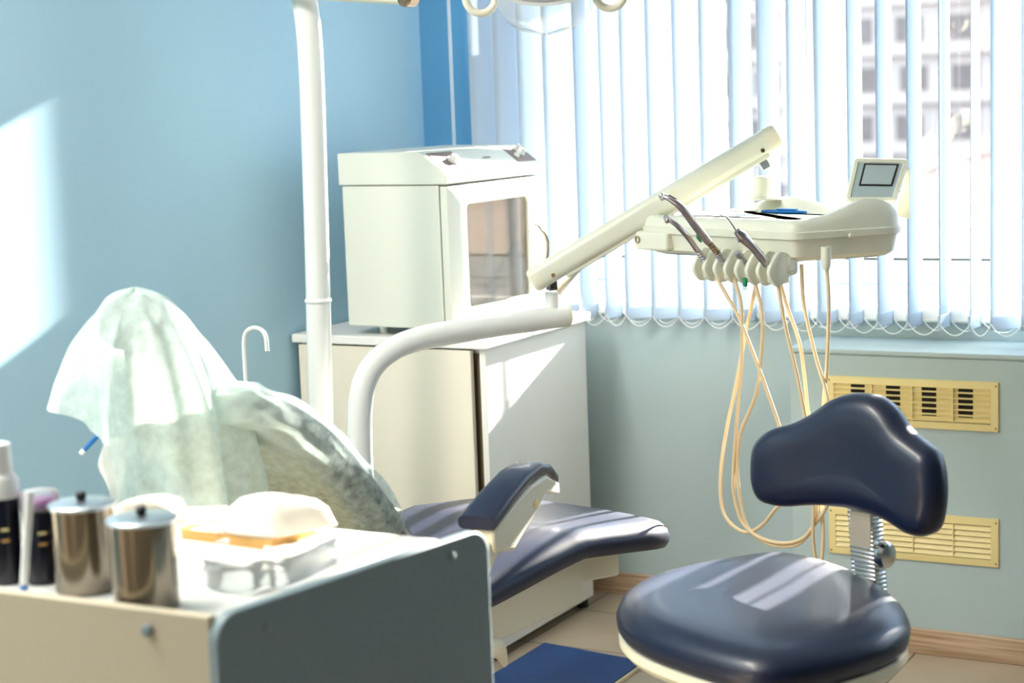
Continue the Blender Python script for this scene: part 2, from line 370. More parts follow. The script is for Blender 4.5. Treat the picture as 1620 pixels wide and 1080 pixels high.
# ------------------------------------------------------------------ vertical blind
bl = thing('vertical_blind', (2.2, -.085, .83), 'white vertical slat blind hanging across the window', 'blind')
BY = -.085; pitch = .0785; nS = 50; bx = []
rs = random.Random(3)
for i in range(nS):
    x = .262 + i*pitch
    base = 48 if x < .55 else np.interp(x, [.55, .6, .95, 1.2, 1.45, 2.2], [52, 50, 56, 72, 82, 84])
    th = math.radians(base + rs.uniform(-5, 4))
    if x > 1.74: th = math.radians((82 if i % 3 == 0 else 36) + rs.uniform(-4, 4))
    if x > 2.03: th = math.radians(22 + rs.uniform(-4, 4))
    if i in (4, 5): th = math.radians(83)
    top = th + math.radians(rs.uniform(-9, 9) if i not in (4, 5) else 0); zb = .828 - rs.uniform(0, .003)
    hw = .0445; bx.append((x, th))
    rows = []
    zs = [zb, zb+.035, zb+.1, 1.1, 1.4, 1.7, 2.0, 2.26]
    bm = BM()
    for z in zs:
        t = (z-zb)/(2.26-zb); a = th + (top-th)*t
        d = V(math.cos(a), math.sin(a), 0); q = V(-d.y, d.x, 0)
        rows.append([V(x, BY, z) + d*(u*hw) + q*(.004*(1-u*u)) for u in (-1, -.5, 0, .5, 1)])
    loft(bm, rows, False, False, closed=False)
    s = link('slat', bm, 'slat', bl, solid=.0006)
    d = V(math.cos(th), math.sin(th), 0); q = V(-d.y, d.x, 0)
    bm = BM(); obox(bm, V(x, BY, zb+.018) + q*.003, d, q, V(0, 0, 1), .043, .0025, .017); link('slat_weight', bm, 'slat', bl, parent=s, bevel=.001)
for side in (-1, 1):
    bm = BM()
    for (x0, a0), (x1, a1) in zip(bx, bx[1:]):
        p = V(x0, BY, .842) + V(math.cos(a0), math.sin(a0), 0)*.043*side; r = V(x1, BY, .842) + V(math.cos(a1), math.sin(a1), 0)*.043*side
        path = [p.lerp(r, t) - V(0, 0, .03*4*t*(1-t)) for t in np.linspace(0, 1, 12)]
        tube(bm, path, .0013, 5)
        for c in path[1:-1]: bmesh.ops.create_icosphere(bm, subdivisions=1, radius=.0022, matrix=Matrix.Translation(c))
    link('bottom_chain', bm, 'frame', bl)
bm = BM(); box(bm, (.14, BY-.03, 2.26), (4.3, BY+.03, 2.30)); box(bm, (.5, BY-.005, 2.30), (.53, BY+.005, RZ)); box(bm, (3.5, BY-.005, 2.30), (3.53, BY+.005, RZ)); link('head_rail', bm, 'frame', bl, bevel=.004)
bm = BM()
for dx in (0, .006):
    tube(bm, [V(.15+dx, BY, 2.27), V(.15+dx, BY, 1.12)], .0012, 5)
    for k in range(190): bmesh.ops.create_icosphere(bm, subdivisions=1, radius=.0026, matrix=Matrix.Translation(V(.15+dx, BY, 1.12+k*.006+dx*.5)))
link('control_chain', bm, 'frame', bl)

# ------------------------------------------------------------------ ventilation grilles on the casing
def grille(z0, z1, label, shut):
    x0, x1, y = 1.328, 1.770, -.2335
    g = thing('ventilation_grille', ((x0+x1)/2, y, z0), label, 'vent', None)
    W, H = x1-x0, z1-z0; fr = .02
    bm = BM()
    loft(bm, [[V(x0, y, z0), V(x1, y, z0), V(x1, y, z1), V(x0, y, z1)], [V(x0+.001, y-.006, z0+.001), V(x1-.001, y-.006, z0+.001), V(x1-.001, y-.006, z1-.001), V(x0+.001, y-.006, z1-.001)],
              [V(x0+fr, y-.009, z0+fr*.95), V(x1-fr, y-.009, z0+fr*.95), V(x1-fr, y-.009, z1-fr*.95), V(x0+fr, y-.009, z1-fr*.95)], [V(x0+fr, y, z0+fr*.95), V(x1-fr, y, z0+fr*.95), V(x1-fr, y, z1-fr*.95), V(x0+fr, y, z1-fr*.95)]], False, False)
    link('grille_frame', bm, 'grille', g, bevel=.001)
    bm = BM(); box(bm, (x0+fr, y-.0006, z0+fr*.95), (x1-fr, y-.0002, z1-fr*.95)); link('opening', bm, 'dark', g, smooth=False)
    zi0, zi1 = z0+fr, z1-fr; n = 6; st = (zi1-zi0)/n
    for i in range(n+ (0 if shut else 0)):
        z = zi0 + st*(i+.5); bm = BM()
        if shut: loft(bm, [[V(x, y-.009, z-st*.40), V(x, y-.0075, z-st*.46), V(x, y-.001, z+st*.36), V(x, y-.003, z+st*.42)] for x in (x0+fr, x1-fr)])
        else: loft(bm, [[V(x, y-.0095, z-st*.30), V(x, y-.0095, z-st*.14), V(x, y-.003, z-st*.04), V(x, y-.003, z-st*.16)] for x in (x0+fr, x1-fr)])
        link('louvre', bm, 'grille', g, smooth=False)
    if not shut:
        for i in range(5):          # sliding shutter strips behind the louvres, half closed
            a = x0+fr + i*(W-2*fr)/4.35 - .012; a0 = max(a, x0+fr); b0 = min(a+.055, x1-fr)
            if b0 > a0:
                bm = BM(); box(bm, (a0, y-.0022, zi0), (b0, y-.0008, zi1)); link('shutter', bm, 'grille', g, smooth=False)
        bm = BM(); box(bm, (x0+fr, y-.003, zi0), (x1-fr, y-.0008, zi0+st*.9)); link('shutter_rail', bm, 'grille', g, smooth=False)
    for f_ in (.25, .485, .72):
        x = x0+W*f_+.01; bm = BM(); box(bm, (x-.0017, y-.0100, zi0), (x+.0017, y-.001, zi1)); link('divider', bm, 'grille', g, smooth=False)
    for sx in (x0+.007, x1-.007):
        for sz in (z0+.010, z1-.010):
            bm = BM(); lathe(bm, (sx, y-.0055, sz), (0, -1, 0), [(0, .0028), (.0018, .0026), (.0022, .001)], 10); link('screw', bm, 'brass', g)
grille(.588, .714, 'cream plastic vent grille with dark open slots, upper one on casing', False)
grille(.243, .368, 'cream plastic vent grille with closed louvres near the skirting', True)

# ------------------------------------------------------------------ low storage cabinet
cb = thing('storage_cabinet', (.3, -.4, 0), 'white low cabinet in the corner carrying the sterilizer', 'cabinet')
X1 = .588
bm = BM()
box(bm, (.020, -.715, .055), (.036, -.14, .826)); box(bm, (X1-.018, -.718, .028), (X1, -.14, .826))
box(bm, (.036, -.70, .055), (X1-.018, -.14, .075)); box(bm, (.036, -.155, .075), (X1-.018, -.14, .826)); box(bm, (.036, -.70, .81), (X1-.018, -.155, .826))
link('carcass', bm, 'white', cb, smooth=False, bevel=.0015)
bm = BM(); box(bm, (.006, -.742, .827), (.604, -.135, .850)); link('countertop', bm, 'white', cb, smooth=False, bevel=.003)
bm = BM(); box(bm, (.022, -.735, .06), (.553, -.717, .822)); link('cabinet_door', bm, 'cream', cb, smooth=False, bevel=.002)
bm = BM(); box(bm, (.04, -.70, .076), (.57, -.68, .81)); link('inner_panel', bm, 'gap', cb, smooth=False)
for fx in (.05, .565):
    for fy in (-.68, -.17):
        bm = BM(); lathe(bm, (fx, fy, 0), (0, 0, 1), [(0, .018), (.03, .018), (.055, .014)], 14); link('foot', bm, 'black', cb)

# ------------------------------------------------------------------ sterilizer on the cabinet
ZB = .874
SA = onZ(552.6, 513, ZB); SB = onZ(714.5, 521.8, ZB)
def on_vert(px, py, base): # point above 'base' seen at (px, py)
    n = ray(px, py); d = Vector((n[0], n[1], 0)); return onY(px, py, base.y)
ZS = onY(703, 293, SB.y).z
SCt = onZ(851, 275.5, ZS); SBt = V(SB.x, SB.y, ZS)
ux = (SB-SA); ux.z = 0; DW = ux.length*.955; ux.normalize()       # depth of the machine, from its back to its front
ux = V(math.cos(math.radians(-3)), math.sin(math.radians(-3)), 0); SA = SB - ux*DW
uy = SCt-SBt; uy.z = 0; FWd = uy.length; uy = V(.0, 1, 0)
ZT = onY(541, 242.5, SA.y).z
st = thing('sterilizer', (SA+SB)/2 + uy*FWd/2 - V(0, 0, ZB-.85), 'white sterilizer cabinet with glass door and two dials, standing on the low cabinet', 'sterilizer')
def sp(a, b, z): return V(SA.x, SA.y, 0) + ux*a + uy*b + V(0, 0, z)
bm = BM(); loft(bm, [[sp(0, 0, z), sp(DW-.022, 0, z), sp(DW-.022, FWd, z), sp(0, FWd, z)] for z in (ZB, ZS)]); link('housing', bm, 'steril', st, smooth=False, bevel=.004)
TD = DW*.765                     # where the hood starts to slope
e = .006
prof = [(-e, ZS+.002), (DW+.004, ZS+.002), (DW+.006, ZS+.022), (DW-.006, ZS+.036), (TD+.006, ZT-.003), (TD-.008, ZT), (-e, ZT)]
bm = BM(); loft(bm, [[sp(a, b, z) for a, z in prof] for b in (-e, FWd+e)]); link('hood', bm, 'steril', st, bevel=.003)
hood_n = (sp(TD+.006, 0, ZT-.003)-sp(DW-.006, 0, ZS+.036)).cross(uy).normalized()
if hood_n.z < 0: hood_n = -hood_n
def hp(s, t, h=0.):              # point on the sloping panel: s along the width, t down the slope
    return sp(TD+.006, 0, ZT-.003).lerp(sp(DW-.006, 0, ZS+.036), t) + uy*(s*FWd) + hood_n*h
def plate(s0, s1, t0, t1):
    bm = BM(); loft(bm, [[hp(s0, t0, h), hp(s1, t0, h), hp(s1, t1, h), hp(s0, t1, h)] for h in (-.001, .0016)]); return bm
for (s0, s1) in ((.035, .27), (.79, .985)):
    pl = link('control_plate', plate(s0, s1, .06, .93), 'panel', st, smooth=False)
    for k, (fs, ft) in enumerate(((.62, .6),) if s0 < .5 else ((.25, .62), (.62, .55), (.62, .25))):
        c = hp(s0+(s1-s0)*fs, .06+.87*ft, .0015); r = .017 if s0 < .5 else .009
        bm = BM(); lathe(bm, c, hood_n, [(0, r), (.004, r), (.005, r*.75), (.016, r*.7), (.018, r*.5)], 20)
        link('dial', bm, 'tube', st, parent=pl)
bm = plate(.5, .57, .5, .56); link('marking', bm, 'panel', st, smooth=False)
# door with a rounded window
dz0, dz1 = ZB+.004, ZS-.003
def dp(b, z, a=0.): return sp(DW-.020+a, b, z)
wb0, wb1, wz0, wz1 = FWd*.19, FWd*.83, ZB+.045, ZS-.055
N = 40
def ring_rect(b0, b1, z0, z1, r, a): return [dp(p.x, p.y, a) for p in rrect((( b0+b1)/2, (z0+z1)/2, 0), (1, 0, 0), (0, 1, 0), b1-b0, z1-z0, r, 8)]
bm = BM()
loft(bm, [ring_rect(.002, FWd-.002, dz0, dz1, .004, .001), ring_rect(.002, FWd-.002, dz0, dz1, .004, .020), ring_rect(.006, FWd-.006, dz0+.004, dz1-.004, .006, .023), ring_rect(wb0-.003, wb1+.003, wz0-.003, wz1+.003, .019, .023), ring_rect(wb0, wb1, wz0, wz1, .016, .019), ring_rect(wb0, wb1, wz0, wz1, .016, .001)], False, False)
dr = link('door', bm, 'steril', st)
bm = BM(); loft(bm, [ring_rect(wb0-.002, wb1+.002, wz0-.002, wz1+.002, .016, a) for a in (.012, .016)]); link('door_glass', bm, 'amber', st, parent=dr)
bm = BM(); loft(bm, [[dp(FWd*.1, ZB+.02, .0005), dp(FWd*.9, ZB+.02, .0005), dp(FWd*.9, ZS-.03, .0005), dp(FWd*.1, ZS-.03, .0005)], [dp(FWd*.1, ZB+.02, .001), dp(FWd*.9, ZB+.02, .001), dp(FWd*.9, ZS-.03, .001), dp(FWd*.1, ZS-.03, .001)]]); link('chamber', bm, 'chamber', st, smooth=False)
for z in (ZB+.17, ZB+.115):
    bm = BM(); tube(bm, [dp(wb0, z, .008), dp(wb1, z, .008)], .0025, 8); link('rack_bar', bm, 'tube', st)
for k, (f0, hgt) in enumerate(((.3, .12), (.5, .1), (.7, .14))):
    bm = BM(); lathe(bm, dp(FWd*f0+.05, ZB+.05, .007), (0, 0, 1), [(0, .004), (hgt, .004), (hgt+.01, .002)], 10); link('tool', bm, 'steel', st)
hb = FWd*.90; hz0, hz1 = ZB+.10, ZB+.235
bm = BM(); tube(bm, cat([dp(hb, hz1, .022), dp(hb+.012, hz1-.02, .04), dp(hb+.022, (hz0+hz1)/2+.01, .05), dp(hb+.018, hz0+.02, .042), dp(hb+.006, hz0, .022)], 6), [.002, .005, .0055, .005, .002], 8); link('door_handle', bm, 'steel', st, parent=dr)
for a in (.08, DW-.06):
    for b in (.05, FWd-.05):
        bm = BM(); lathe(bm, sp(a, b, .85), (0, 0, 1), [(0, .009), (.010, .010), (.0245, .013)], 14); link('foot', bm, 'tube', st)

# ------------------------------------------------------------------ dental unit behind the chair: body, bowl spout, lamp post
UB = V(.36, -1.34, 0)
un = thing('dental_unit', UB, 'white dental unit column with gooseneck water spout, behind the draped chair', 'dental unit')
bm = BM(); loft(bm, [rrect((.38, -1.29, z), (1, 0, 0), (0, 1, 0), w, d, .06) for z, w, d in ((0, .44, .36), (.05, .46, .38), (.44, .46, .38), (.50, .44, .34))]); link('unit_body', bm, 'plastic', un)
bm = BM(); lathe(bm, (.26, -1.40, .50), (0, 0, 1), [(0, .05), (.03, .085), (.06, .11), (.065, .105), (.03, .06), (.02, .02)], 24); link('bowl', bm, 'tube', un)
pl0 = (.20, -1.36, 0)
wp = [(394, 640), (389, 600), (386.5, 560), (386, 540), (389, 526), (397, 519.5), (406, 518.5), (415, 523), (420.5, 534), (422.5, 555)]
bm = BM(); pth = cat([onY(x, y, -1.42) for x, y in wp], 5); pth = [V(pth[0].x-.01, pth[0].y, .57)] + pth; tube(bm, pth, .0052, 12); link('water_spout', bm, 'tube', un)

lp = thing('operating_lamp', (.43, -1.2, .502), 'white lamp post with horizontal arm and clear shielded lamp head above the cabinet', 'lamp')
pc = [(509, 690), (507.5, 640), (505.5, 560), (503.5, 475), (501, 380), (497.5, 260), (494, 150), (490, 70), (484, 15), (474, -30), (458, -70), (436, -100)]
pp = [onY(x, y, -1.2) for x, y in pc]; bot = V(pp[0].x, -1.2, .502)
bm = BM(); tube(bm, [bot] + cat(pp[:4], 4), .0298, 24); link('lower_pole', bm, 'tube', lp)
bm = BM(); tube(bm, cat(pp[3:], 6), [.0290, .0290, .0297, .0305, .0305], 24); link('upper_pole', bm, 'tube', lp)
c = onY(503.5, 474, -1.2); bm = BM(); lathe(bm, c - V(0, 0, .007), (0, 0, 1), [(0, .029), (.001, .0315), (.005, .033), (.009, .0315), (.012, .029)], 28); link('pole_collar', bm, 'tube', lp)
bm = BM(); tube(bm, [onY(x, y, -1.2) for x, y in ((440, -96), (425, -60), (412, -20))], .016, 12); link('arm_bracket', bm, 'tube', lp)
bm = BM(); tube(bm, [onY(412, -14, -1.26), onY(640, -2, -1.26)], .013, 16); link('lamp_arm', bm, 'plastic', lp)
jn = onY(646, -2, -1.26); bm = BM(); lathe(bm, jn - V(0, .02, 0), (0, 1, 0), [(0, .012), (.003, .018), (.037, .018), (.04, .012)], 20); link('arm_joint', bm, 'brass', lp)
lc = onY(862, -20, -1.2)
bm = BM(); tube(bm, cat([jn, jn + V(.02, 0, .06), V((jn.x+lc.x)/2, -1.23, lc.z+.16), V(lc.x, -1.2, lc.z+.12), V(lc.x, -1.2, lc.z+.02)], 6), .012, 12); link('drop_arm', bm, 'tube', lp)
# lamp head: reflector dish facing down and towards the chair, clear shield hanging below
ca = V(.88, .48, 0); cn = V(-.48, .88, 0)
bm = BM(); rings = []
for d, w, h in ((-.05, .03, .02), (-.045, .07, .03), (-.01, .1, .038), (.012, .104, .04)):
    rings.append([lc + cn*(-d) + ca*(w*math.cos(t)) + V(0, 0, h*math.sin(t)) for t in np.linspace(0, 2*PI, 32, endpoint=False)])
loft(bm, rings); hd = link('lamp_head', bm, 'tube', lp)
bm = BM(); loft(bm, [[lc + cn*(-d) + ca*(w*math.cos(t)) + V(0, 0, h*math.sin(t)) for t in np.linspace(0, 2*PI, 32, endpoint=False)] for d, w, h in ((.011, .095, .034), (.016, .09, .03))]); link('reflector', bm, 'chrome', lp, parent=hd)
bm = BM(); rows = []
for a in np.linspace(0, 1, 15):
    z = .03 - .130*a; w = .109*math.sqrt(max(.004, 1-a**3.2)); d = .03+.02*math.sin(a*PI*.8)
    rows.append([lc - cn*(d*(1-.25*u*u)) + ca*(w*u) + V(0, 0, z) for u in np.linspace(-1, 1, 17)])
loft(bm, rows, False, False, closed=False); link('shield', bm, 'clear', lp, solid=.003)
for s in (-1, 1):
    bm = BM(); h0 = lc + ca*(.137*s) - cn*.01 + V(0, 0, -.012)
    tube(bm, cat([h0 + ca*(.032*math.cos(t)) + V(0, 0, .034*math.sin(t)-.004) for t in np.linspace(PI*.05, 2*PI*1.0, 12)], 3), .0085, 12); link('handle', bm, 'plastic', lp, parent=hd)

# ------------------------------------------------------------------ instrument table on its arms
it = thing('instrument_table', (.5, -1.25, .502), 'ivory dentist instrument table on a sprung arm with hanging hoses and small display', 'instrument table')
dA = V(.53, .85, 0); nA = V(.85, -.53, 0); A0 = V(.53, -1.27, 0)
tp = [(571, 735), (569.5, 690), (570, 645), (576, 606), (592, 576), (620, 553), (662, 536), (725, 524), (800, 512), (893, 498.5)]
ap = [on(x, y, nA, A0) for x, y in tp]; ap = [V(ap[0].x, ap[0].y, .502)] + ap
bm = BM(); tube(bm, cat(ap, 6), .0282, 24); link('lower_arm', bm, 'tube', it)
ae = ap[-1]; dr_ = (ap[-1]-ap[-2]).normalized()
bm = BM(); lathe(bm, ae, dr_, [(-.004, .0275), (0, .0295), (.006, .0295), (.009, .025)], 24); link('end_ring', bm, 'plastic', it)
kb = on(874, 486, nA, A0 + nA*.0); kt = on(874, 460, nA, A0)
bm = BM(); lathe(bm, kb - V(0, 0, .012), (0, 0, 1), [(0, .017), (.048, .0175), (.05, .015)], 20); link('swivel', bm, 'tube', it)
# hub on the table and the sprung arm between them
HUB = onY(1207, 313, -.60); SE = onY(1222, 217, -.60); S0 = on(850, 440, nA, A0)
bm = BM(); obox(bm, on(873, 450, nA, A0), V(.85, -.5, 0).normalized(), V(.5, .85, 0).normalized(), V(0, 0, 1), .009, .012, .014); link('knuckle', bm, 'steel', it, bevel=.003)
sd = (SE-S0).normalized(); su = (V(0, 0, 1) - sd*sd.z).normalized(); sw = sd.cross(su)
def sarm(p, w, h):
    return [p + sw*q.x + su*q.y for q in rrect((0, 0, 0), (1, 0, 0), (0, 1, 0), w, h, min(w, h)*.40, 5)]
L = (SE-S0).length
bm = BM(); loft(bm, [sarm(S0+sd*(L*t), .048, h) for t, h in ((0, .056), (.02, .058), (.5, .060), (.97, .056), (1, .054))]); sa = link('spring_arm', bm, 'tray_plastic', it)
bm = BM(); loft(bm, [sarm(S0-sd*d, .05*s, .06*s) for d, s in ((-.012, 1), (.006, 1), (.012, .93), (.016, .8))]); link('arm_cap', bm, 'plastic', it, parent=sa)
bm = BM(); loft(bm, [sarm(SE+sd*d, .05*s, .058*s) for d, s in ((-.014, 1), (.008, 1), (.014, .9), (.016, .8))]); link('arm_cap', bm, 'plastic', it, parent=sa)
bm = BM(); obox(bm, S0+sd*(L*.53)-su*.0305, sd, su, sw, L*.43, .006, .014); link('arm_rib', bm, 'tray_plastic', it, parent=sa, bevel=.003)
for t, o_ in ((.06, -.012), (.945, -.014)):
    bm = BM(); lathe(bm, S0+sd*(L*t)+su*o_-sw*(.023 if sw.y > 0 else -.023), -sw if sw.y > 0 else sw, [(0, .005), (.003, .005), (.003, .003), (.001, .002)], 12); link('pivot_screw', bm, 'brass', it, parent=sa)
g0 = on(884, 472, nA, A0)
bm = BM(); tube(bm, cat([on(879, 474, nA, A0), on(889, 455, nA, A0), S0+sd*.10-su*.034], 5), [.006, .010, .004], 10, flat=.7); link('gusset', bm, 'plastic', it)
bm = BM(); obox(bm, onY(1209, 259, -.60), sd, su, sw, .012, .014, .012); link('hub_clevis', bm, 'lidsteel', it, bevel=.003)
bm = BM(); lathe(bm, HUB - V(0, 0, .004), (0, 0, 1), [(0, .042), (.005, .040), (.006, .0255), (.02, .0245), (.052, .0205), (.056, .015)], 28); link('hub', bm, 'tray_plastic', it)
# the table itself
TZ = 1.139
TA, TB, TC = onZ(1001, 358, TZ), onZ(1256, 370, TZ), onZ(1442, 358, TZ)
TDp = TA + (TC-TB)*1.12 + V(.0, .0, 0)
eT = (TB-TA).normalized(); oT = V(eT.y, -eT.x, 0)          # along the front, and outward towards the sitter
if oT.y > 0: oT = -oT
def rounded(poly, rads, k=6):
    out = []; n = len(poly)
    for i in range(n):
        p = poly[i]; a = (poly[i-1]-p).normalized(); b = (poly[(i+1) % n]-p).normalized()
        ang = a.angle(b); d = rads[i]/math.tan(ang/2); d = min(d, (poly[i-1]-p).length*.45, (poly[(i+1) % n]-p).length*.45)
        s, e_ = p+a*d, p+b*d
        for j in range(k+1):
            t = j/k; out.append((s.lerp(p, t)).lerp(p.lerp(e_, t), t))
    return out
def densify(loop, n):
    L_ = [0]; m = len(loop)
    for i in range(m): L_.append(L_[-1] + (loop[(i+1) % m]-loop[i]).length)
    out = []
    for k in range(n):
        s = L_[-1]*k/n; i = max(j for j in range(m) if L_[j] <= s+1e-9); sl = L_[i+1]-L_[i]
        out.append(loop[i].lerp(loop[(i+1) % m], (s-L_[i])/sl if sl else 0))
    return out
tl = densify(rounded([TA, TB, TC, TDp], [.05, .03, .05, .06]), 120)
ctr = sum(tl, Vector())/len(tl)
nBC = (TC-TB).normalized()
def hump(p):
    """height of the raised side wing, and of the low swell at the back by the hub"""
    u = (p-TB).dot(nBC)/(TC-TB).length; d = abs((p-TB).cross(nBC).z)
    h = .040*math.exp(-((u-.66)/.30)**2)*math.exp(-(d/.075)**2)
    b = (p-TDp).dot((TC-TDp).normalized())/(TC-TDp).length; db = abs((p-TDp).cross((TC-TDp).normalized()).z)
    return h + .032*math.exp(-((b-.28)/.26)**2)*math.exp(-(db/.06)**2)
up = V(0, 0, 1)
lower = [[p + up*z for p in inset_loop(tl, up, i)] for i, z in ((.055, -.066), (.03, -.063), (.012, -.053), (.004, -.020), (.002, -.014))]
bm = BM(); loft(bm, lower); link('table_underside', bm, 'tray_plastic', it)
bm = BM(); loft(bm, [[p + up*z for p in inset_loop(tl, up, i)] for i, z in ((.004, -.014), (-.004, -.013), (-.005, .001), (.000, .003))], False, False); link('table_flange', bm, 'tray_plastic', it)
R = []
for i, z, hk in ((.000, .003, 0), (.001, .012, .55), (.004, .020, .85), (.011, .026, 1.), (.024, .028, .95), (.034, .027, .8), (.046, .0245, .15), (.055, .024, 0), (.09, .024, 0)):
    R.append([q + up*(z + hk*hump(p)) for p, q in zip(tl, inset_loop(tl, up, i))])
bm = BM(); loft(bm, R, False, True); tt = link('table_top', bm, 'tray_plastic', it)
# junction box and socket at the near end
bm = BM(); jb = TA + eT*.075 - up*.032 + oT*.0; obox(bm, jb, eT, oT, up, .055, .012, .022); link('end_box', bm, 'tray_plastic', it, bevel=.006)
sk = on(1010, 379, oT, TA + oT*.010); bm = BM(); lathe(bm, sk, oT, [(-.02, .009), (.004, .009), (.005, .006), (.001, .0055)], 16); link('socket', bm, 'brass', it)
bm = BM(); lathe(bm, on(1343.5, 372, nBC.cross(up), TB + nBC.cross(up)*0), V(nBC.y, -nBC.x, 0), [(-.003, .0045), (.007, .0045), (.009, .003)], 14); link('side_button', bm, 'tray_plastic', it)
# holder bar with four forks
H0 = on(1172, 421, oT, TA + oT*.018)
bm = BM(); obox(bm, H0 - oT*.034 + up*.006 - eT*.006, eT, oT, up, .132, .022, .024); link('holder_bar', bm, 'tray_plastic', it, bevel=.012, seg=3)
fin = [(.006, .036), (.024, .018), (.036, -.002), (.032, -.018), (.018, -.034), (.004, -.038), (-.016, -.03), (-.04, -.004), (-.03, .026), (-.012, .036)]
forks = []
for i in range(4):
    for s in (-1, 1):
        c = H0 + eT*((i-1.5)*.0665 + s*.0165)
        bm = BM(); lp_ = cat([c + oT*a + up*b for a, b in fin], 4, closed=True)
        cushion(bm, lp_, eT, ((.005, -.0062), (.001, -.0045), (0, 0), (.001, .0045), (.005, .0062)), tops=((.5, .0008),)); link('fork', bm, 'tray_plastic', it)
    cb_ = H0 + eT*((i-1.5)*.0665)
    bm = BM(); obox(bm, cb_ - oT*.012 - up*.012, eT, oT, up, .017, .022, .022); link('cradle', bm, 'tray_plastic', it, bevel=.006)
    forks.append(cb_)
# hoses
hs = [[(1133, 438), (1150, 468), (1168, 500), (1197, 573), (1213, 617), (1232, 672), (1250, 735), (1243, 785), (1224, 808), (1207, 829), (1182, 842), (1156, 828), (1142, 800), (1140, 747), (1149, 680), (1164, 610), (1180, 523), (1195, 455), (1197, 425)],
      [(1160, 436), (1173, 487), (1173, 573), (1168, 633), (1160, 747), (1162, 787), (1175, 827), (1202, 850), (1238, 859), (1269, 852), (1287, 831), (1306, 804), (1322, 760), (1318, 690), (1307, 620), (1291, 566), (1272, 483), (1268, 418)],
      [(1192, 438), (1206, 500), (1203, 573), (1195, 627), (1172, 684), (1166, 742), (1173, 800), (1184, 835), (1209, 857), (1240, 864), (1268, 857), (1288, 825), (1296, 760), (1288, 690), (1278, 650), (1273, 600), (1265, 543), (1247, 490), (1233, 443), (1230, 425)],
      [(1229, 440), (1241, 510), (1260, 590), (1273, 657), (1284, 720), (1287, 800), (1286, 849), (1290, 882), (1295, 890), (1300, 882), (1302, 849), (1301, 800), (1304, 720), (1303, 637), (1308, 583), (1311, 483), (1307, 412)]]
for k, h in enumerate(hs):
    n = len(h); pts = []
    for i, (x, y) in enumerate(h):
        t = i/(n-1); off = .014 - k*.004 - .075*t
        pts.append(on(x, y, oT, H0 + oT*off))
    bm = BM(); tube(bm, cat(pts, 6), .0043, 10); link('hose', bm, 'hose', it)
bm = BM(); lathe(bm, onZ(1307, 414, 1.06) if False else on(1307, 412, oT, H0 - oT*.061), (0, 0, -1), [(-.03, .011), (0, .011), (.016, .0085), (.02, .006)], 16); link('hose_gland', bm, 'tray_plastic', it)
tg = on(1178.5, 446, oT, H0 + oT*.02); bm = BM(); obox(bm, tg, eT, oT, up, .0055, .003, .010); link('tag', bm, 'green', it, bevel=.002)
bm = BM(); sphere(bm, tg - up*.014, .004); link('tag_tip', bm, 'clear', it)
# empty connector in the third fork
a3 = (oT*.62 + up*.78).normalized()
def screwtip(root, base, axis, r, L_, name, m):
    bm = BM(); prof = [(0, r)]; k = 5
    for i in range(k): prof += [(L_*(i+.2)/k, r), (L_*(i+.35)/k, r*.72), (L_*(i+.65)/k, r*.72), (L_*(i+.8)/k, r)]
    prof.append((L_, r*.9)); lathe(bm, base, axis, prof, 16); return link(name, bm, m, root)
cn3 = on(1176, 412, oT, forks[2] + oT*.012)
ax3 = (on(1163, 396, oT, forks[2] + oT*.03)-cn3).normalized()
screwtip(it, cn3 - ax3*.012, ax3, .0075, .036, 'hose_connector', 'darksteel')
# display at the far corner
ps = [(1336, 318.5), (1352, 248.5), (1440, 250.5), (1418, 319)]
dX = V(.88, .40, 0).normalized(); dN = V(.36, -.90, .28).normalized(); dP = TC + V(-.06, .02, .0)
q = [on(x, y, dN, dP) for x, y in ps]
bk = -dN*.034
bm = BM(); cl = densify(rounded(q, [.012]*4, 5), 64)
nq = (q[1]-q[0]).cross(q[3]-q[0]).normalized()
if nq.dot(dN) < 0: nq = -nq
loft(bm, [[p + nq*h for p in inset_loop(cl, nq, i)] for i, h in ((.006, -.036), (.001, -.032), (0, -.004), (.003, 0), (.010, 0), (.0125, -.004))], True, True); ds = link('display_case', bm, 'tray_plastic', it)
def dq(s, t, h=0.): return q[0].lerp(q[3], s).lerp(q[1].lerp(q[2], s), t) + nq*h
def dquad(s0, s1, t0, t1, h0, h1):
    bm = BM(); loft(bm, [[dq(s0, t0, h), dq(s1, t0, h), dq(s1, t1, h), dq(s0, t1, h)] for h in (h0, h1)]); return bm
link('face_plate', dquad(.1, .9, .12, .92, -.0045, -.0028), 'screen', it, parent=ds, smooth=False)
link('screen_border', dquad(.2, .83, .36, .87, -.003, -.0015), 'black', it, parent=ds, smooth=False)
link('screen', dquad(.235, .795, .4, .835, -.0016, -.0008), 'screen', it, parent=ds, smooth=False)
bm = BM(); w0 = q[3].lerp(q[2], .15) - nq*.03; w1 = q[3].lerp(q[2], .85) - nq*.03; wd = (q[3]-q[0]).normalized()
prism(bm, [w1 - wd*.012, w1 + wd*.008, onZ(1440, 345, TZ+.0)+V(0, .0, 0), onZ(1418, 338, TZ+.012)], -nq*.02); link('display_bracket', bm, 'tray_plastic', it, bevel=.003)
bm = BM(); lathe(bm, q[3].lerp(q[2], .30) - nq*.02 + wd*(-.003), wd, [(0, .0045), (.006, .0045), (.007, .002)], 12); link('case_screw', bm, 'frame', it, parent=ds)

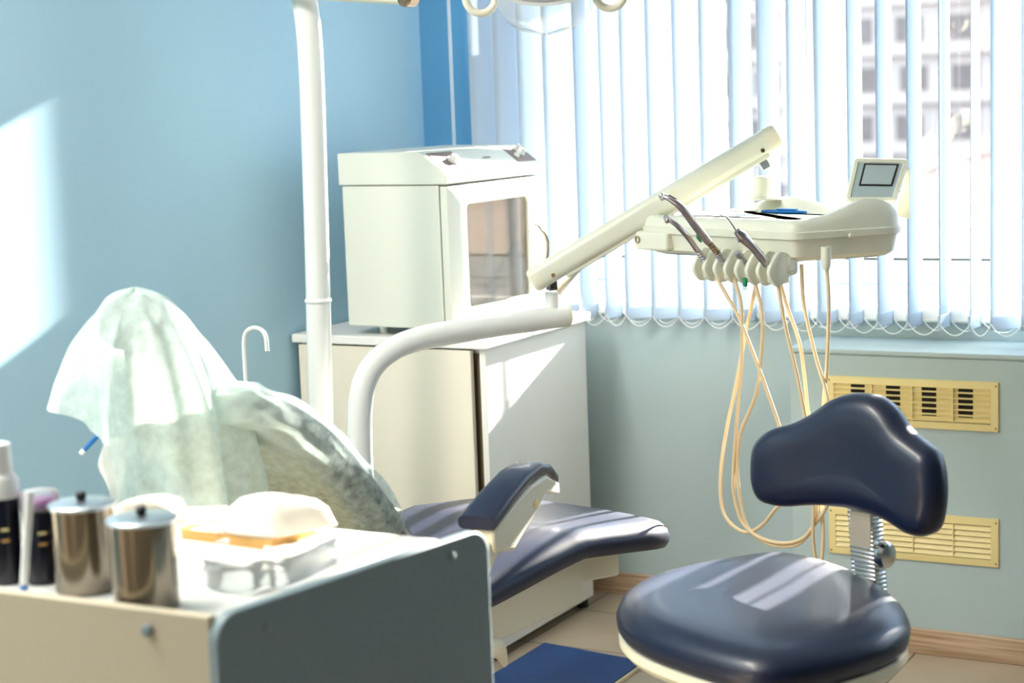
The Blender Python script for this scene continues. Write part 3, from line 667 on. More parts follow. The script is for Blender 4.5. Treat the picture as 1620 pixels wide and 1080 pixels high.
# handpieces resting in the forks (each one lifts out)
def hp_plane(i, px, py, tilt=.95):
    n = (up - oT*tilt).normalized()
    return on(px, py, n, forks[i] + oT*.012 + up*.0)
hA = thing('handpiece', forks[0], 'slim grey dental handpiece with small head, lowest of those in the forks', 'dental handpiece')
p = [hp_plane(0, *c) for c in ((1114, 411), (1103, 396), (1088, 374), (1075, 360), (1064, 351), (1055, 346))]
bm = BM(); tube(bm, cat(p[1:], 6), [.0062, .0072, .0066, .0052, .0048], 14); link('barrel', bm, 'darksteel', hA)
hd_ = p[-1]; ax = (up*.55 - oT*.1 + eT*-.45).normalized()
bm = BM(); lathe(bm, hd_ - ax*.009, ax, [(0, .005), (.002, .0068), (.014, .0068), (.017, .005)], 16); link('head', bm, 'darksteel', hA)
screwtip(hA, p[0] - (p[1]-p[0]).normalized()*.006, (p[1]-p[0]).normalized(), .0075, (p[1]-p[0]).length+.008, 'coupling', 'darksteel')
hB = thing('handpiece', forks[1], 'long bent steel dental handpiece with green ring and brass coupling', 'dental handpiece')
p = [hp_plane(1, *c) for c in ((1142, 412), (1133, 398), (1121, 383), (1108, 367), (1094, 349), (1083, 334), (1072, 323), (1058, 314), (1047, 310))]
bm = BM(); tube(bm, cat(p[2:5], 5), [.0085, .0095, .0092], 16); link('motor_sleeve', bm, 'darksteel', hB)
bm = BM(); tube(bm, cat(p[4:], 6), [.0088, .0092, .0078, .0062, .0052], 14); link('barrel', bm, 'darksteel', hB)
bm = BM(); ax = (up*.6 - eT*.3 + oT*.2).normalized(); lathe(bm, p[-1] - ax*.010, ax, [(0, .005), (.002, .0065), (.014, .0065), (.016, .005)], 16); link('head', bm, 'darksteel', hB)
bm = BM(); tube(bm, cat([p[4]+up*.0105-oT*.004, p[5]+up*.0105, p[6]+up*.009, p[7]+up*.007], 5), .0018, 8); link('spray_pipe', bm, 'black', hB)
screwtip(hB, p[1], (p[2]-p[1]).normalized(), .0072, (p[2]-p[1]).length+.003, 'brass_coupling', 'brass')
screwtip(hB, p[0], (p[1]-p[0]).normalized(), .0085, (p[1]-p[0]).length, 'coupling', 'darksteel')
bm = BM(); obox(bm, hp_plane(1, 1109, 376) + oT*.006, (p[2]-p[3]).normalized(), up, oT, .009, .005, .004); link('green_clip', bm, 'green', hB, bevel=.002)
hC = thing('air_water_syringe', forks[3], 'grey air water syringe with thin bent nozzle in the end fork', 'dental syringe')
p = [hp_plane(3, *c) for c in ((1212, 417), (1202, 404), (1190, 390), (1180, 380), (1173, 373), (1166, 366))]
bm = BM(); tube(bm, cat(p, 5), [.0095, .0095, .009, .011, .0125, .008], 16); link('grip', bm, 'darksteel', hC)
nz = [hp_plane(3, *c) for c in ((1167, 367), (1160, 357), (1153, 347), (1147, 342), (1139, 340))]
bm = BM(); tube(bm, cat(nz, 5), [.0028, .002, .002], 10); link('nozzle', bm, 'chrome', hC)
bm = BM(); lathe(bm, hp_plane(3, 1176, 379) + oT*.008, oT, [(0, .005), (.006, .005), (.008, .003)], 12); link('button', bm, 'darksteel', hC)
# pen and probe lying in the table dish
DZ = TZ + .0243
pb = onZ(1205, 334, DZ+.004); pe = onZ(1290, 336, DZ+.004)
pn = thing('blue_pen', pb, 'blue plastic pen lying on the instrument table', 'pen')
pd = (pe-pb).normalized()
bm = BM(); lathe(bm, pb, pd, [(0, .0025), (.012, .004), (.07, .0046), (.1, .004), (.13, .003), (.131, .001)], 12); link('pen_body', bm, 'blue', pn)
bm = BM(); obox(bm, pb + pd*.075 + up*.006, pd, up.cross(pd), up, .028, .004, .0015); link('pen_clip', bm, 'blue', pn)
qa, qb = onZ(1128, 333, DZ+.002), onZ(1198, 333.5, DZ+.002)
pr = thing('dental_probe', qa, 'thin dark metal probe lying beside the blue pen', 'dental probe')
bm = BM(); tube(bm, [qa, qa.lerp(qb, .4), qb], [.001, .0018, .0022], 8); link('probe_shaft', bm, 'darksteel', pr)

# ------------------------------------------------------------------ dental chair
th = math.radians(77); cf = V(math.cos(th), math.sin(th), 0); crr = V(cf.y, -cf.x, 0)
C0 = V(.905, -1.34, 0)
def cp(u, v, z): return C0 + cf*u + crr*v + V(0, 0, z)
dc = thing('dental_chair', cp(-.1, 0, 0), 'navy vinyl dental chair with cream base, its back under a pale cover', 'dental chair')
def seat_h(u): return float(np.interp(u, [-.45, -.25, -.05, .05, .2, .36], [.428, .438, .470, .482, .468, .446]))
out2 = [(-.46, .22), (-.3, .248), (-.1, .262), (.05, .268), (.18, .285), (.28, .29), (.35, .255), (.385, .15), (.39, 0), (.375, -.13), (.345, -.2), (.26, -.24), (.05, -.262), (-.1, -.27), (-.3, -.25), (-.46, -.22), (-.48, 0)]
lp2 = cat([V(u, v, 0) for u, v in out2], 5, closed=True)
def chair_pt(q, z): return cp(q.x, q.y, seat_h(q.x) + z)
R = []
for ins, z in ((.03, -.001), (.010, .004), (.002, .016), (0, .030), (.006, .046), (.022, .058), (.05, .064)):
    R.append([chair_pt(q, z) for q in inset_loop(lp2, up, ins)])
base_in = inset_loop(lp2, up, .05)
for s in (.78, .5, .25): R.append([chair_pt(V(q.x*s-.04*(1-s), q.y*s, 0), .064 - .010*(1-s)) for q in base_in])
bm = BM(); loft(bm, R); link('seat', bm, 'navy', dc)
# cream under-shell, legrest block, pedestal
bm = BM()
loft(bm, [[cp(u, v, seat_h(u)*k + a) for u, v in ((-.42, .19), (.12, .19), (.16, .16), (.16, -.16), (.12, -.19), (-.42, -.19))] for k, a in ((1, .004), (.93, -.012), (.8, -.015))] + [[cp(u, v, .335) for u, v in ((-.42, .12), (-.06, .14), (.0, .11), (.0, -.11), (-.06, -.14), (-.42, -.12))]])
link('under_shell', bm, 'plastic', dc, bevel=.012, seg=3)
bm = BM(); loft(bm, [[cp(u, v, z + (-.02 if u > .2 else 0)) for u, v in ((.1, .16), (.29, .16), (.29, -.16), (.1, -.16))] for z in (.40, .47)]); link('legrest_block', bm, 'plastic', dc, bevel=.006)
bm = BM(); pth = [cp(-.46, .20, .40), cp(-.36, .22, .385), cp(-.27, .225, .36), cp(-.20, .225, .35), cp(-.165, .215, .305)]
tube(bm, cat(pth, 5), [.03, .022, .02, .022, .008], 14, flat=.6); link('lifting_bracket', bm, 'plastic', dc)
bm = BM(); loft(bm, [rrect(cp(-.46, -.05, z), crr, cf, w, d, .05) for z, w, d in ((0, .30, .40), (.035, .30, .40), (.05, .24, .3), (.34, .2, .24))]); link('pedestal', bm, 'plastic', dc)
# right armrest
AZ = onZ
ao = onZ(752, 812, .70); af = onZ(860, 731, .735)
ad = (af-ao); ad.z = 0; ad.normalize(); aw = V(ad.y, -ad.x, 0)
Lp = [(0, 0), (.10, .004), (.2, .010), (.27, .005), (.33, -.010), (.36, -.026)]
al = (af-ao).length
rows = []
for (s, dz) in ((0, 0), (.03, .0), (.3, .018), (.55, .03), (.75, .028), (.92, .008), (1.0, -.012), (1.03, -.03)):
    c = ao + ad*(al*s) + V(0, 0, (af.z-ao.z)*s + dz - .018); w = .066*(1-.22*s); h = .030 if s < .95 else .022
    if s > 1: w *= .8; h = .01
    if s == 0: h = .024; w *= .95
    rows.append([c + aw*q.x + V(0, 0, q.y) for q in rrect((0, 0, 0), (1, 0, 0), (0, 1, 0), w*1.18, h, h*.42, 4)])
bm = BM(); loft(bm, rows); ar = link('armrest', bm, 'navy', dc)
pbx = [(745, 818), (820, 806), (872, 745), (866, 738), (845, 742)]
prf = [(.02, -.033, -.075), (.3, -.014, -.10), (.55, -.002, -.07), (.8, -.004, -.04), (1.0, -.04, -.064)]
bm = BM(); rows = []
for s, zt, zb in prf:
    c = ao + ad*(al*s) + V(0, 0, (af.z-ao.z)*s) + aw*.008
    rows.append([c + aw*a + V(0, 0, b) for a, b in ((-.018, zt), (.026, zt), (.026, zb), (-.018, zb))])
loft(bm, rows); link('arm_support', bm, 'plastic', dc, bevel=.006)
bm = BM(); rows = []; nrm_p = aw
for (px, py), l0, l1 in (((802, 812), -.085, .05), ((792, 828), -.07, .044), ((768, 868), -.045, .034), ((750, 910), -.04, .034), ((735, 950), -.04, .034)):
    c = on(px, py, nrm_p, ao + aw*.006)
    rows.append([c + ad*l0 + aw*-.018, c + ad*l1 + aw*-.018, c + ad*l1 + aw*.022, c + ad*l0 + aw*.022])
loft(bm, rows); link('arm_post', bm, 'plastic', dc, bevel=.010, seg=3)
bm = BM(); lathe(bm, ao + ad*(al*.62) + aw*.032 + V(0, 0, -.022), aw, [(0, .010), (.004, .010), (.005, .008)], 16); link('pivot_cap', bm, 'grille', dc)
# backrest, a thick pad leaning away from the legs; headrest above it
BX0, BX1 = .64, 1.05
bpts = [(-1.70, .50), (-1.80, .625), (-1.95, .785), (-2.10, .91), (-2.22, .975), (-2.29, .995)]
bpath = cat([V(0, y, z) for y, z in bpts], 5)
def back_rings(grow, u0=0, u1=None, wid=None):
    rings = []; n = len(bpath)
    for i, p in enumerate(bpath):
        t = (bpath[min(i+1, n-1)]-bpath[max(i-1, 0)]).normalized(); nn = V(0, -t.z, t.y)
        if nn.z < 0: nn = -nn
        f = i/(n-1); tap = .17*max(0, f-.55)/.45
        x0, x1 = BX0 + tap - grow, BX1 - tap*.2 + grow; thk = .085*(1-.35*f) + 2*grow
        cx = (x0+x1)/2; c = V(cx, p.y, p.z) - nn*(thk/2 - grow)
        rings.append([c + V(1, 0, 0)*q.x + nn*q.y for q in rrect((0, 0, 0), (1, 0, 0), (0, 1, 0), x1-x0, thk, thk*.42, 6)])
    return rings
bm = BM(); loft(bm, back_rings(0)); bk_ = link('backrest', bm, 'navy', dc)
# cream shell panel on the back of the backrest
bm = BM(); rings = []; n = len(bpath)
for i in range(6, n-2):
    p = bpath[i]; t = (bpath[i+1]-bpath[i-1]).normalized(); nn = V(0, -t.z, t.y); nn = -nn if nn.z < 0 else nn
    f = i/(n-1); thk = .085*(1-.35*f); tap = .17*max(0, f-.55)/.45; w = (BX1-BX0-tap*1.5)*.43*math.sin(PI*min(1, .25+.7*(i-5)/(n-8)))**.5 + .0
    c = V((BX0+BX1)/2 + tap*.2, p.y, p.z) - nn*thk
    rings.append([c + V(w, 0, 0) + nn*.006, c + V(w*.9, 0, 0) - nn*.003, c - V(w*.9, 0, 0) - nn*.003, c - V(w, 0, 0) + nn*.006])
loft(bm, rings); link('back_shell', bm, 'shell', dc, parent=bk_, bevel=.004)
hc = V(.835, -2.34, 1.104)
bm = BM(); hr = [hc + V(q.x, q.y*.45, q.y) for q in rrect((0, 0, 0), (1, 0, 0), (0, 1, 0), .12, .085, .035, 6)]
hn = V(0, .91, -.41).normalized(); cushion(bm, hr, V(0, .91, -.41), ((.02, -.03), (.004, -.022), (0, 0), (.004, .022), (.02, .03))); link('headrest', bm, 'navy', dc)
bm = BM(); box(bm, (.80, -2.33, .90), (.84, -2.30, 1.07)); box(bm, (.86, -2.33, .90), (.90, -2.30, 1.07)); link('headrest_bar', bm, 'black', dc)

# ------------------------------------------------------------------ covers over the chair back
cv = thing('chair_cover', (.85, -2.1, .8), 'pale mint nonwoven sheet draped over the chair back and headrest', 'drape')
def hem_interp(a, tab):
    xs = [t[0] for t in tab]; ys = [t[1] for t in tab]
    return float(np.interp(a % 360, xs + [360+xs[0]], ys + [ys[0]]))
# angle 0 = towards the right of the sight line (seen from the camera), 90 = away, 180 = left, 270 = towards the camera
sr = V(.878, .479, 0); sf = V(-.479, .878, 0)
topc = V(.845, -2.345, 1.162)
hemR = [(0, .185), (40, .20), (90, .20), (140, .14), (175, .132), (200, .138), (215, .125), (238, .11), (250, .125), (275, .11), (300, .125), (330, .175)]
hemZ = [(0, .80), (35, .93), (80, 1.02), (120, 1.01), (160, 1.0), (188, .985), (212, .955), (228, .945), (260, .93), (265, .78), (270, .765), (300, .765), (330, .765)]
rows = []; NA = 144; NT = 30
for j in range(NT+1):
    t = j/NT; row = []
    for k in range(NA):
        a = 360*k/NA; ar_ = math.radians(a)
        hz = hem_interp(a, hemZ); hr_ = hem_interp(a, hemR)
        d = sr*math.cos(ar_) + sf*math.sin(ar_)
        drop = (topc.z-hz)*t**1.25
        prof_ = float(np.interp(drop, [0, .006, .016, .045, .09, .15, .20, .40], [0, .03, .05, .078, .108, .138, .155, .18]))
        r = prof_*(1 + (hr_/float(np.interp(topc.z-hz, [.1, .15, .2, .4], [.11, .138, .155, .18]))-1)*t)
        q = max(0, (t-.15)/.85); amp = .024*q*(1.0 if 250 < a < 345 else .45)
        r += amp*(math.sin(math.radians(a*6+20)) + .55*math.sin(math.radians(a*11+80)) + .3*math.sin(math.radians(a*17)))
        z = topc.z - drop
        slope = -.10*max(0, d.y)*r*(1 if z > 1.0 else .5) + .05*d.dot(sr)*0
        row.append(topc*1.0 + d*r + V(0, 0, z - topc.z + slope + .004*math.sin(a*.11+t*9)))
    rows.append(row)
bm = BM(); loft(bm, rows, False, False); bmesh.ops.remove_doubles(bm, verts=bm.verts[:], dist=.0008)
link('headrest_cover', bm, 'drape', cv, subsurf=1)
rg = back_rings(.010); NQ = len(rg[0]); n = len(rg)
# part of each ring kept: front face, the near edge and the rear down to the hem
bm = BM(); rows = []
for i in range(7, n):
    r = rg[i]; c = sum(r, Vector())/NQ; row = []
    for k, p in enumerate(r):
        w = .004*math.sin(i*1.3+k*.8) + .003*math.sin(i*.7-k*1.9)
        nrm_ = (p-c); nrm_.x *= .2; nrm_.normalize()
        row.append(p + nrm_*w + V(.003*math.sin(i*.9), 0, 0))
    rows.append(row)
c = sum(rows[-1], Vector())/NQ; ext = V(0, -.03, .004)
rows += [[c + (p-c)*.8 + ext*.7 for p in rows[-1]], [c + (p-c)*.4 + ext for p in rows[-1]]]
loft(bm, rows, False, True); link('back_cover', bm, 'drape_thin', cv, subsurf=1)
# napkin and clip under the headrest
nb = onY(190, 700, -2.40)
nk = thing('paper_napkin', nb, 'white folded paper napkin dangling under the headrest cover', 'napkin')
pts = [(197, 690), (176, 702), (163, 716), (151, 737), (165, 755), (175, 772), (182, 797), (190, 775), (198, 735), (203, 700)]
bm = BM(); rows = []
lf = [onY(x, y, -2.405) for x, y in ((168, 694), (160, 714), (151, 737), (164, 755), (174, 772), (181, 796))]; rt = [onY(x, y, -2.385) for x, y in ((196, 690), (200, 712), (201, 735), (196, 757), (191, 775), (185, 800))]
for a, b in zip(lf, rt): rows.append([a.lerp(b, t) + V(0, -.010*math.sin(t*PI*2), 0) for t in np.linspace(0, 1, 7)])
loft(bm, rows, False, False, closed=False); link('napkin_fold', bm, 'napkin', nk, subsurf=1)
c0, c1 = onY(127, 718, -2.42), onY(147, 697, -2.40)
ej = thing('suction_tip', c0, 'short blue suction tube with white tip poking out below the cover', 'suction tube')
bm = BM(); tube(bm, [c0.lerp(c1, .25), c1, c1 + (c1-c0)*1.4], .0042, 12); link('tube_body', bm, 'blue', ej)
bm = BM(); tube(bm, [c0, c0.lerp(c1, .27)], [.0036, .0046], 12); link('tube_tip', bm, 'frame', ej)

# ------------------------------------------------------------------ stool
SZ = .53
sl = [(973, 978), (984, 951), (1015, 930), (1080, 912), (1150, 899), (1210, 891), (1258, 891), (1318, 905), (1380, 930), (1424, 960), (1440, 990), (1434, 1012), (1396, 1034), (1330, 1052), (1262, 1070), (1208, 1076), (1140, 1058), (1060, 1033), (995, 1008)]
loop = cat([onZ(x, y, SZ) for x, y in sl], 4, closed=True)
for _ in range(14): loop = [loop[i]*.5 + (loop[i-1]+loop[(i+1) % len(loop)])*.25 for i in range(len(loop))]
sc = sum(loop, Vector())/len(loop)
loop = [sc + (p-sc)*1.022 for p in loop]
so = thing('dentist_stool', V(sc.x, sc.y, 0), 'navy vinyl stool with curved backrest and ribbed chrome back post', 'stool')
bm = BM(); cushion(bm, loop, up, ((.03, -.034), (.010, -.030), (.002, -.018), (0, 0), (.006, .014), (.020, .026), (.045, .034)), tops=((.85, .003), (.6, .002), (.3, -.002))); link('seat', bm, 'navy', so)
bm = BM(); l2 = inset_loop(loop, up, .002); loft(bm, [[p + up*z for p in inset_loop(loop, up, i)] for i, z in ((.04, -.062), (.014, -.058), (.004, -.046), (.004, -.030), (.03, -.028))]); link('seat_pan', bm, 'plastic', so)
bm = BM(); lathe(bm, (sc.x, sc.y, .06), (0, 0, 1), [(0, .04), (.06, .03), (.2, .028), (.21, .018), (.41, .018)], 20); link('column', bm, 'chrome', so)
for k in range(5):
    a = 2*PI*k/5 + .5; d = V(math.cos(a), math.sin(a), 0); e0 = V(sc.x, sc.y, .10)
    bm = BM(); tube(bm, [e0, e0 + d*.14 - V(0, 0, .01), e0 + d*.25 - V(0, 0, .03)], [.02, .017, .012], 10); lg = link('base_leg', bm, 'black', so)
    bm = BM(); lathe(bm, e0 + d*.25 + V(-d.y, d.x, 0)*-.012 - V(0, 0, .072), V(-d.y, d.x, 0), [(0, .022), (.003, .028), (.021, .028), (.024, .022)], 16); link('caster', bm, 'black', so, parent=lg)
lv = onZ(1030, 1062, .455); bm = BM(); lvd = (V(sc.x, sc.y, .455)-lv).normalized(); tube(bm, [lv, lv + lvd*.02, lv + lvd*.14], [.006, .009, .006], 10, flat=1.4); link('lever', bm, 'darksteel', so)
# backrest: outline on an upright plane turned to face the seat
bd = V(math.cos(math.radians(-20)), math.sin(math.radians(-20)), 0); bn = V(bd.y, -bd.x, 0); bn = bn if bn.y < 0 else -bn
bnt = (bn + V(0, 0, .10)).normalized()
bP = onZ(1375, 935, .55) + V(.02, .02, 0)
bo = [(1199, 738), (1204, 702), (1224, 679), (1258, 668), (1290, 650), (1320, 629), (1354, 621), (1388, 627), (1414, 647), (1436, 678), (1462, 698), (1484, 715), (1494, 745), (1496, 790), (1487, 833), (1466, 848), (1440, 845), (1402, 823), (1352, 806), (1290, 799), (1243, 801), (1215, 794), (1202, 772)]
bl_ = cat([on(x, y, bnt, bP) for x, y in bo], 4, closed=True)
bc = sum(bl_, Vector())/len(bl_)
def curve(p):
    s = (p-bc).dot(bd); return .18*s*s*4*.5
bm = BM(); cushion(bm, bl_, bnt, ((.03, -.036), (.010, -.033), (.002, -.024), (0, -.006), (.004, .010), (.016, .022), (.032, .027)), tops=((.8, .001), (.5, -.001), (.25, -.002)), hfun=lambda p: 0); 
for v_ in bm.verts: v_.co += bnt*(((v_.co-bc).dot(bd))**2*.35)
link('backrest', bm, 'navy', so)
# ribbed chrome post between seat and backrest
p0 = on(1376, 932, bn, bP - bn*.028); p1 = on(1367, 790, bn, bP - bn*.040)
pw = .026; rows = []; nR = 22
bm = BM(); obox(bm, (p0+p1)/2, bd, bn, (p1-p0).normalized(), .024, .011, (p1-p0).length/2+.03); ps_ = link('back_post', bm, 'chrome', so, bevel=.002)
for i in range(nR):
    t = i/(nR-1); c = p0.lerp(p1, t)
    bm = BM(); obox(bm, c, bd, bn, (p1-p0).normalized(), .0275, .0165, .0029); link('post_rib', bm, 'chrome', so, parent=ps_, bevel=.0012)
bm = BM(); obox(bm, p0.lerp(p1, .62) + bn*.014, bd, bn, up, .0235, .004, .045); link('post_plate', bm, 'platesteel', so, parent=ps_, bevel=.001)
kc = p0.lerp(p1, .42) + bd*.030; bm = BM(); lathe(bm, kc - bd*.004, bd, [(0, .012), (.006, .024), (.014, .026), (.022, .022), (.025, .014)], 20); link('knob', bm, 'chrome', so)
bm = BM(); brk = V(p0.x, p0.y, .465); tube(bm, [p0 + V(0, 0, -.03), p0 + V(0, 0, -.075), V(p0.x*.7+sc.x*.3, p0.y*.7+sc.y*.3, .465)], .012, 10); link('post_bracket', bm, 'chrome', so)

# ------------------------------------------------------------------ floor mat
mt = thing('floor_mat', (.9, -.75, 0), 'blue mat with cream edge lying on the floor beside the cabinet', 'mat')
a, b = V(.640, -.553, 0), V(.955, -.600, 0); dY = V(0.0, -.46, 0)
bm = BM(); prism(bm, [a + V(-.004, .004, .001), b + V(.004, .004, .001), b + dY + V(.004, -.006, .001), a + dY + V(-.004, -.006, .001)], (0, 0, .010)); link('mat_edge', bm, 'matedge', mt, smooth=False, bevel=.002)
bm = BM(); prism(bm, [a + V(.002, -.002, .0105), b + V(-.002, -.002, .0105), b + dY + V(-.002, .30-.3, .0105), a + dY + V(.002, 0, .0105)], (0, 0, .004)); link('mat_top', bm, 'mat', mt, smooth=False, bevel=.001)

# ------------------------------------------------------------------ trolley in the foreground
tr = thing('trolley', (1.15, -2.75, 0), 'pale grey instrument trolley with rounded side panel in the foreground', 'trolley')
TR = .853; TT = .829
F1 = onZ(346, 976, TR); E1 = onZ(772, 834, TR); F0 = V(.55, F1.y-.012, 0); B0 = V(.55, E1.y+.01, 0)
sdv = (E1-F1); sdv.z = 0; SL = sdv.length; sdv.normalize(); sn = V(sdv.y, -sdv.x, 0)
# side panel with rounded upper corners
def spt(s, z, o_=0.): return V(F1.x, F1.y, 0) + sdv*s + sn*o_ + V(0, 0, z)
r = .035; prof = [(-.004, .12)]
prof += [(-.004 + r*(1-math.cos(t)), TR - r*(1-math.sin(t))) for t in np.linspace(0, PI/2, 10)]
prof += [(SL + .0 - r*(1-math.sin(t)), TR - r*(1-math.cos(t))) for t in np.linspace(0, PI/2, 10)]
prof += [(SL, .12)]
bm = BM(); prism(bm, [spt(s, z, -.018) for s, z in prof], sn*.018); sdp = link('side_panel', bm, 'trolley', tr, bevel=.0025)
bm = BM(); fy = F1.y
prism(bm, [V(F0.x, F0.y, .12), V(F1.x, F1.y, .12) - sn*.018, V(F1.x, F1.y, TR-.003) - sn*.018, V(F0.x, F0.y, TR-.003)], (0, .016, 0)); fp = link('front_panel', bm, 'trolley_cream', tr, smooth=False, bevel=.002)
bm = BM(); prism(bm, [V(F0.x, F0.y+.016, TT-.018), V(F1.x, F1.y+.016, TT-.018) - sn*.018, spt(SL-.004, TT-.018, -.018), V(B0.x, B0.y, TT-.018)], (0, 0, .018)); link('top_board', bm, 'white', tr, smooth=False, bevel=.001)
bm = BM(); prism(bm, [V(F0.x, F0.y, .12), V(F0.x, B0.y, .12), V(F0.x, B0.y, TR), V(F0.x, F0.y, TR)], (.016, 0, 0)); link('far_panel', bm, 'trolley', tr, smooth=False)
bm = BM(); prism(bm, [V(F0.x, F0.y+.016, .14), V(F1.x, F1.y+.016, .14) - sn*.02, spt(SL-.004, .14, -.02), V(B0.x, B0.y, .14)], (0, 0, .016)); link('bottom_board', bm, 'white', tr, smooth=False)
for (x, y) in ((422, 993), (715, 880)):
    c = on(x, y, sn, F1); bm = BM(); lathe(bm, c, sn, [(-.001, .0075), (.002, .0072), (.0032, .004)], 16); link('screw_cap', bm, 'trolley', tr, parent=sdp)
c = onY(232, 998, F1.y-.003); bm = BM(); lathe(bm, c, (0, -1, 0), [(-.004, .0075), (.002, .0072), (.0032, .004)], 16); link('screw_cap', bm, 'trolley', tr, parent=fp)
for p in (V(F0.x+.06, F0.y+.06, 0), V(F1.x-.06, F1.y+.06, 0), V(E1.x-.06, E1.y-.06, 0), V(B0.x+.06, B0.y-.06, 0)):
    bm = BM(); lathe(bm, p + V(-.012, 0, .035), (1, 0, 0), [(0, .03), (.003, .035), (.021, .035), (.024, .03)], 16); link('caster', bm, 'black', tr)
    bm = BM(); lathe(bm, p + V(0, 0, .06), (0, 0, 1), [(0, .012), (.082, .012)], 12); link('caster_stem', bm, 'steel', tr)

TT0 = TT
def canister(cx, cy, r, h, label):
    TT = TT0 + .0006; c = thing('steel_canister', (cx, cy, TT), label, 'canister')
    bm = BM(); lathe(bm, (cx, cy, TT), (0, 0, 1), [(0, r*.94), (.002, r*.965), (.004, r*.97), (h-.004, r*.985), (h-.002, r)], 48); link('can_body', bm, 'steel', c)
    bm = BM(); lathe(bm, (cx, cy, TT+h-.003), (0, 0, 1), [(0, r*1.02), (.004, r*1.045), (.0055, r*1.0), (.0065, r*.6), (.008, r*.2)], 48); ld = link('lid', bm, 'lidsteel', c)
    bm = BM(); lathe(bm, (cx, cy, TT+h+.003), (0, 0, 1), [(0, .006), (.003, .0055), (.006, .007), (.012, .007), (.014, .004)], 20); link('knob', bm, 'black', c, parent=ld)
k1 = onY(136, 900, -2.90); k2 = onY(229, 900, -2.942)
canister(k1.x, -2.90, .0425, .115, 'lidded steel canister standing beside the dark purple-topped bottle')
canister(k2.x, -2.942, .0428, .115, 'lidded steel canister nearest the trolley corner')
b1 = onY(12, 900, -2.91)
sb = thing('spray_bottle', (b1.x, -2.91, TT), 'dark bottle with white spray cap at the frame edge of the trolley', 'bottle')
bm = BM(); lathe(bm, (b1.x, -2.91, TT), (0, 0, 1), [(0, .02), (.003, .0225), (.115, .0225), (.122, .02), (.126, .012)], 28); link('bottle_body', bm, 'label', sb)
bm = BM(); lathe(bm, (b1.x, -2.91, TT+.118), (0, 0, 1), [(0, .0235), (.022, .0235), (.03, .019), (.033, .0165), (.072, .0155), (.074, .0115)], 28); link('spray_cap', bm, 'frame', sb)
b2 = onY(70, 900, -2.89)
pb_ = thing('medicine_bottle', (b2.x, -2.89, TT), 'dark bottle with clear cap over purple liquid next to a canister', 'bottle')
bm = BM(); lathe(bm, (b2.x, -2.89, TT), (0, 0, 1), [(0, .022), (.003, .0245), (.10, .0245), (.104, .022)], 28); link('bottle_body', bm, 'label', pb_)
bm = BM(); lathe(bm, (b2.x, -2.89, TT+.103), (0, 0, 1), [(0, .0225), (.008, .022), (.012, .018)], 28); link('liquid', bm, 'purple', pb_)
bm = BM(); lathe(bm, (b2.x, -2.89, TT+.101), (0, 0, 1), [(0, .026), (.02, .0265), (.024, .023), (.026, .012)], 28); link('bottle_cap', bm, 'clear', pb_)
for bb, rr, zs in ((b1, .0228, (.06, .075)), (b2, .0248, (.055, .07))):
    root = sb if bb is b1 else pb_; yy = -2.91 if bb is b1 else -2.89
    for z, m_ in zip(zs, ('card', 'grille')):
        bm = BM(); 
        rows = [[V(bb.x, yy, TT+z_) + V(math.cos(t), math.sin(t), 0)*rr for t in np.linspace(-1.0, -.55, 6)] for z_ in (z, z+.004)]
        loft(bm, rows, False, False, closed=False); link('label_band', bm, m_, root)
w0, w1 = onY(38, 930, -2.95), onY(30, 782, -2.95)
wt = thing('disposable_pen', w0, 'slim white pen with blue end standing between the two dark bottles', 'pen')
bm = BM(); tube(bm, [V(w0.x, -2.95, TT+.012), V(w1.x, -2.93, w1.z)], [.0052, .0062], 14); link('pen_barrel', bm, 'frame', wt)
bm = BM(); tube(bm, [V(w0.x, -2.951, TT), V(w0.x, -2.95, TT+.013)], [.0045, .0054], 14); link('pen_end', bm, 'blue', wt)

def onT(x, y, z): return onZ(x, y, TT+z)
# cardboard tray, mask, glasses, coil, paper
cx = [onT(288, 852, .0), onT(430, 871, .0), onT(500, 846, .0), onT(372, 829, .0)]
bxo = thing('cardboard_tray', sum(cx, Vector())/4, 'shallow tan cardboard tray under the face mask on the trolley', 'box')
bm = BM(); loft(bm, [[p + up*.001 for p in cx], [p + up*.016 for p in cx]], True, False); link('tray_wall', bm, 'card', bxo, smooth=False, solid=.0025)
bm = BM(); c_ = sum(cx, Vector())/4; loft(bm, [[c_ + (p-c_)*.96 + up*z for p in cx] for z in (.002, .013)]); link('packed_swabs', bm, 'paper', bxo, smooth=False, bevel=.003)
mk = thing('face_mask', onT(430, 840, .018), 'white moulded face mask lying on the cardboard tray', 'mask')
ml = [onT(x, y, .018) for x, y in ((352, 836), (362, 824), (400, 818), (450, 818), (500, 826), (532, 829), (520, 834), (480, 842), (436, 850), (396, 848), (362, 843))]
lpm = cat(ml, 5, closed=True); cm = sum(lpm, Vector())/len(lpm)
rows = [[cm + (p-cm)*s + up*h for p in lpm] for s, h in ((1.0, .0), (.97, .004), (.86, .026), (.68, .038), (.42, .044), (.15, .046))]
bm = BM(); loft(bm, rows, False, True); link('mask_shell', bm, 'paper', mk, solid=.002)
bm = BM(); tube(bm, cat([onT(352, 838, .02), onT(330, 826, .022), onT(318, 834, .018), onT(345, 842, .018)], 6), .0018, 8); link('mask_strap', bm, 'paper', mk)
sg = thing('safety_glasses', onT(430, 890, 0), 'clear plastic safety glasses lying by the trolley corner', 'glasses')
G = [onT(x, y, .001) for x, y in ((318, 895), (322, 870), (350, 858), (400, 852))]
bm = BM()
gl = [onT(x, y, .022) for x, y in ((322, 905), (350, 912), (390, 914), (420, 905), (440, 908), (480, 895), (515, 878), (534, 868))]
gc = cat(gl, 5); rows = [[p + up*(h) for p in gc] for h in (-.019, -.008, .004, .016)]
loft(bm, rows, False, False, closed=False); link('lens', bm, 'clear', sg, solid=.002)
